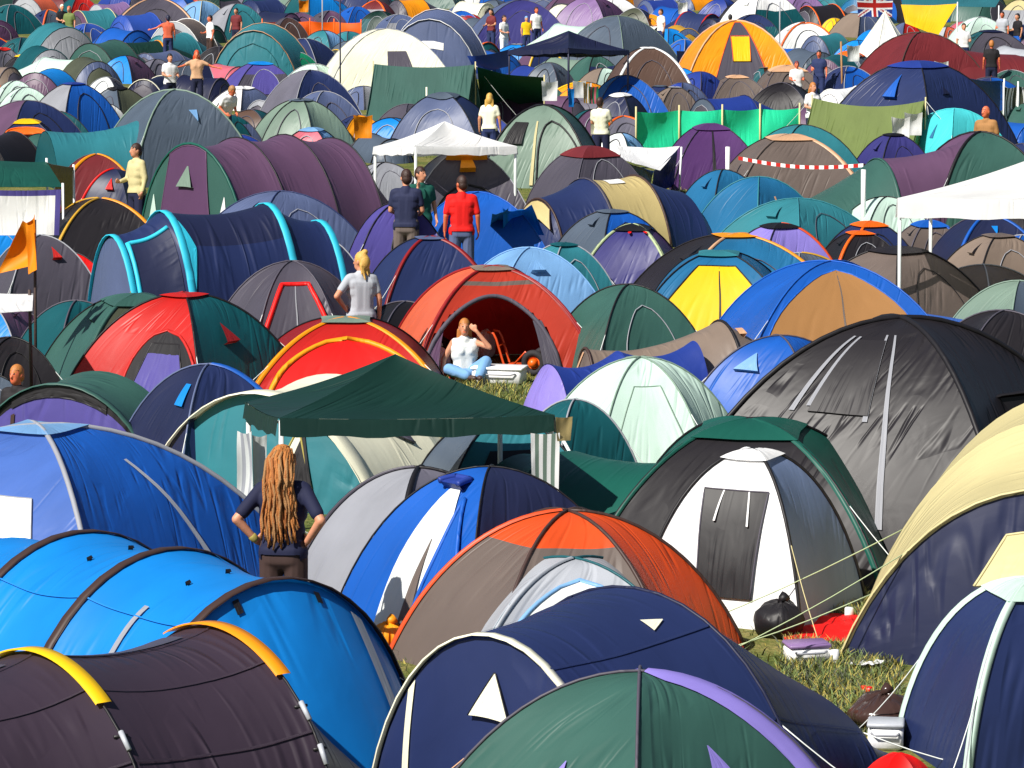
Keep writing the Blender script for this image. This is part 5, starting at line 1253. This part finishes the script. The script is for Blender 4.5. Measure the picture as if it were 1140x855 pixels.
mb = MB(); tube(mb, [(.02, -.1, .17), (.02, .35, .17)], .012, om); mb.build('axle', rt)
for yy in (.02, .24):
    mb = MB(); tube(mb, [(-.02, yy, .10), (-.35, yy, .09), (-.42, yy, .13), (-.52, yy, .45), (-.56, yy, .52), (-.64, yy, .53)], .016, om, 8); mb.build('handle', rt)
mb = MB(); box(mb, (-.2, .13, .12), (.34, .2, .02), om, 0, .005); tube(mb, [(-.49, .02, .36), (-.49, .24, .36)], .012, om); tube(mb, [(-.3, .02, .1), (-.12, .02, .30), (.02, .02, .17)], .012, om); mb.build('bed', rt)
# camping chairs far up
for x, y, c, l in ((790, 92, 'lgrey', 'pale grey camping chair in front of the orange dome'), (766, 90, 'inknavy', 'dark navy camping chair left of the pale grey one')):
    b = at(x, y); rt = root('camping_chair', b, R_(15), l, 'chair', 'camping chairs')
    for nm, P in (('seat', [(-.25, -.22, .42), (.25, -.22, .42), (.25, .22, .38), (-.25, .22, .38)]), ('backrest', [(-.25, .22, .38), (.25, .22, .38), (.27, .36, .92), (-.27, .36, .92)])):
        panel_cloth(rt, nm, P[3], P[2], P[1], P[0], c, 6, 6, .04)
    for sx_ in (-1, 1):
        for sy_ in (-1, 1):
            mb = MB(); tube(mb, [(sx_ * .27, sy_ * .24, 0), (sx_ * .25, -sy_ * .2, .42)], .012, solid('dgrey', .4, .7), 6); mb.build('leg', rt)
# litter: scraps by the near grass
lr = random.Random(3)
for i, (x, y, c, l) in enumerate(((948, 606, 'offwhite', 'crumpled white paper beside the grey side of the white tent'), (965, 607, 'rust', 'orange peg bag at the foot of the charcoal dome'), (905, 646, 'offwhite', 'scrap of white paper in the grass behind the holdall'), (940, 770, 'straw', 'straw coloured scrap in the near grass'), (962, 742, 'white', 'tiny white scrap in the grass by the pale yellow tent'))):
    b = at(x, y); o_ = MB(); grid(o_, lambda u, v: Vector(((u - .5) * .2, (v - .5) * .3, .02 + .06 * abs(noise.noise(Vector((u * 5, v * 5, i)))))), 8, 8, lambda u, v: fabric(c, .6, .1), lambda u, v: (u, v)); ob = o_.build('litter_scrap'); ob.location = RX @ b; ob.rotation_euler = (SLOPE, 0, i * 1.0); tag(ob, l, 'litter')
# ------------------------------------------------------------------ long grass
gm = [solid('olive', .8, vary=.3), solid('straw', .8, vary=.3), solid('olivegrey', .8, vary=.3)]
mb = MB(); gr = random.Random(8)
def blades(cx, cy, rx, ry, n, hmin=.03, hmax=.105):
    for _ in range(n):
        a, q = gr.random() * 6.283, math.sqrt(gr.random()); p = at(cx + rx * q * math.cos(a), cy + ry * q * math.sin(a))
        if noise.noise(p * 1.5) < -.35 and gr.random() < .7: continue
        if ((to_px(p)[0] - 925) / 52) ** 2 + ((to_px(p)[1] - 703) / 15) ** 2 < 1: continue
        h = gr.uniform(hmin, hmax) * (1 + .5 * noise.noise(p * .9)); wv = gr.uniform(.004, .009); d = Vector((gr.gauss(0, .4), gr.gauss(0, .4), 1)); an = gr.random() * 3.14; s_ = Vector((math.cos(an), math.sin(an), 0)) * wv
        P = [p - s_, p + s_, p + s_ * .7 + d * h * .6, p - s_ * .7 + d * h * .6, p + Vector((d.x * 1.5, d.y * 1.5, 1)) * h]
        k = gm[1] if gr.random() < .33 + .3 * noise.noise(p * .8) else gm[0] if gr.random() < .6 else gm[2]
        mb.add([RX @ v for v in P], [(0, 1, 2, 3), (3, 2, 4)], k)
for (x, y, rx, ry, n) in ((935, 755, 70, 85, 9000), (925, 690, 60, 40, 3500), (450, 348, 40, 22, 1500), (755, 212, 45, 16, 1100), (915, 234, 60, 14, 1300), (565, 425, 60, 22, 1500), (860, 660, 90, 30, 2500), (960, 620, 40, 30, 1500), (500, 425, 60, 22, 900), (560, 640, 400, 240, 5000), (560, 380, 560, 160, 6000), (570, 240, 560, 100, 4000)): blades(x, y, rx, ry, n)
go = mb.build('grass'); go['kind'] = 'stuff'; go['label'] = 'tufts of dry and green grass between the tents'

for x, y, r_, h_, c, l, lay in ((950, 715, .033, .115, 'silver', 'silver drinks can lying in the near grass', 1), (930, 738, .04, .11, 'white', 'white paper cup standing in the grass below the red mat', 0), (965, 768, .033, .115, 'brightred', 'red drinks can lying beside the dark bin bag', 1), (880, 664, .045, .24, 'bottle', 'green bottle standing near the white tent', 0), (945, 690, .04, .11, 'offwhite', 'off white paper cup on the right end of the red mat', 0)):
    b = at(x, y, r_ if lay else 0); mb = MB()
    prof = [(0, 0), (.8, 0), (1, .05), (1, .62 if h_ > .2 else .92), (.42 if h_ > .2 else .85, .8 if h_ > .2 else .97), (.4 if h_ > .2 else .8, 1), (0, 1)]
    V = [Vector((r_ * a * math.cos(2 * math.pi * k / 12), r_ * a * math.sin(2 * math.pi * k / 12), h_ * z)) for a, z in prof for k in range(12)]
    if lay: V = [Vector((v.z - h_ / 2, v.y, v.x)) for v in V]
    mb.add(V, [(i * 12 + k, i * 12 + (k + 1) % 12, i * 12 + 12 + (k + 1) % 12, i * 12 + 12 + k) for i in range(6) for k in range(12)], solid(c, .35, .5 if c == 'silver' else 0))
    o = mb.build('bottle' if h_ > .2 else 'drinks_can' if lay else 'paper_cup'); o.location = RX @ b; o.rotation_euler = (SLOPE, 0, x * .1); tag(o, l, 'bottle' if h_ > .2 else 'can' if lay else 'cup')
# ------------------------------------------------------------------ descriptions of the tents that have none yet
WORDS = dict(dnavy='dark navy', inknavy='ink navy', slateblue='slate blue', slate='slate', brightblue='bright blue', royal='royal blue', cobalt='cobalt blue', sky='sky blue', dteal='dark teal', tealblue='teal blue',
 dgreen='dark green', bottle='bottle green', kgreen='bright green', olivegrey='olive grey', palegreen='pale green', lgrey='light grey', dgrey='dark grey', plumgrey='plum grey', brightred='bright red', dred='dark red',
 oranget='amber', dtaupe='dark taupe', dbrown='dark brown', offwhite='off white', sage='sage green', mint='pale mint', plum='plum', mauve='mauve')
def word(c): return WORDS.get(c, c)
LAND = [(430, 32, 'the large cream dome'), (633, 40, 'the dark navy gazebo'), (820, 30, 'the orange dome'), (1025, 40, 'the large maroon dome'), (1022, 75, 'the big navy dome'), (195, 105, 'the slate dome with pale seams'),
 (495, 140, 'the white gazebo'), (530, 85, 'the bottle green canvas tent'), (985, 20, 'the white cone tent'), (480, 15, 'the tent with white hoops'), (290, 40, 'the teal tunnel with tan hoops'), (800, 130, 'the green windbreak'),
 (975, 130, 'the olive ridge tent'), (1062, 125, 'the aqua dome'), (219, 62, 'the woman in orange'), (189, 66, 'the person in white with black hair'), (250, 98, 'the bending man in white'), (187, 22, 'the person in a salmon T-shirt'),
 (263, 15, 'the man in maroon'), (69, 10, 'the person in black'), (552, 14, 'the pair in maroon and white'), (597, 12, 'the person with a red scarf'), (736, 14, 'the person beside an orange tent top'), (1104, 50, 'the man in black under the awning'),
 (1073, 32, 'the man in white by the mint dome'), (1128, 20, 'the pair at the upper right'), (650, 105, 'the washing line'), (545, 110, 'the blond person in cream'), (670, 112, 'the person in a cream hood'), (905, 97, 'the red haired person in white'),
 (152, 175, 'the man in pale yellow'), (300, 190, 'the large plum tunnel'), (605, 140, 'the pale green dome'), (30, 195, 'the green marquee'), (350, 25, 'the orange netting'), (722, 60, 'the brown dome with white bands'),
 (514, 225, 'the man in red'), (402, 310, 'the blond standing woman'), (550, 350, 'the open rust red dome'), (240, 270, 'the navy and cyan tunnel'), (1080, 210, 'the large white gazebo'), (880, 165, 'the taupe and peach dome'), (690, 210, 'the navy and sand tunnel'),
 (800, 320, 'the yellow door'), (700, 350, 'the dark green dome'), (205, 360, 'the red and teal dome'), (385, 385, 'the red dome with yellow bands'), (1035, 20, 'the yellow tarpaulin'), (1098, 135, 'the man with shaved head'), (792, 150, 'the deep purple tent')]
used = {}
for o in ROOTS:
    if o.get('label'): used[o['label']] = o
def relation(x, y, lx, ly):
    dx, dy = x - lx, y - ly
    if abs(dx) > 1.3 * abs(dy): return ('right of' if dx > 0 else 'left of')
    return ('in front of' if dy > 0 else 'behind')
todo = [t for t in TENTS if not t['o'].get('label')]
by = {}
def base_text(t):
    cs = [c.split('<')[0] for c in t['cols'].split(',')]
    a = cs[0]; second = next((c for c in cs if c != a), None)
    txt = word(a)
    if t['kind'] == 'dome' and second and second not in (a,): txt += ' and ' + word(second)
    txt += ' ' + ('tunnel tent' if t['kind'] == 'tunnel' else 'dome tent')
    tr = t['trims']
    if tr.get('cap'): txt += ' with ' + word(tr['cap'].split(':')[0]) + ' cap'
    elif tr.get('ribs'): txt += ' with ' + word(tr['ribs'][0][1]) + ' bands'
    elif tr.get('sl') and tr['sl'][0][1] not in ('black', a): txt += ' with ' + word(tr['sl'][0][1]) + ' hoops'
    return txt
def near_landmarks(t):
    x, y = t['box'][0], t['box'][1] + t['box'][3] * .3
    return sorted(((math.hypot((x - lx), (y - ly) * 1.6), relation(x, y, lx, ly), nm) for lx, ly, nm in LAND))[:4]
def near_tents(t):
    x, y = t['box'][0], t['box'][1]
    c = sorted(((math.hypot(x - q['box'][0], (y - q['box'][1]) * 1.5), q) for q in TENTS if q is not t), key=lambda k: k[0])
    return [q for _, q in c[:8]]
for t in todo:
    bt = base_text(t); cands = []
    nb = [word(main_col(q['cols'])) for q in near_tents(t)]
    for d, rel, nm in near_landmarks(t): cands.append(f'{bt}, {rel} {nm}')
    ok = None
    for c in cands[:2]:
        if c not in used and len(c.split()) <= 16: ok = c; break
    if not ok:
        x, y = t['box'][:2]
        for c in cands[:3]:
            for q in near_tents(t):
                r2 = relation(x, y, q['box'][0], q['box'][1]); k = 'tent' if q['kind'] == 'dome' else 'tunnel'
                f = f"{c}, {r2} a {word(main_col(q['cols']))} {k}"
                if f not in used and len(f.split()) <= 16: ok = f; break
            if ok: break
    ok = ok if ok and len(ok.split()) <= 16 else None
    if not ok:
        for c in cands:
            if c not in used and len(c.split()) <= 16: ok = c; break
    if not ok:
        for q in near_tents(t):
            f = f"{bt}, {relation(*t['box'][:2], *q['box'][:2])} a {word(main_col(q['cols']))} {'tent' if q['kind'] == 'dome' else 'tunnel'}"
            if f not in used and len(f.split()) <= 16: ok = f; break
    t['o']['label'] = ok or cands[0]; used[t['o']['label']] = t['o']

for o in ROOTS:
    if len(o['label'].split()) > 16: print('LONG', o.name, o['label'])
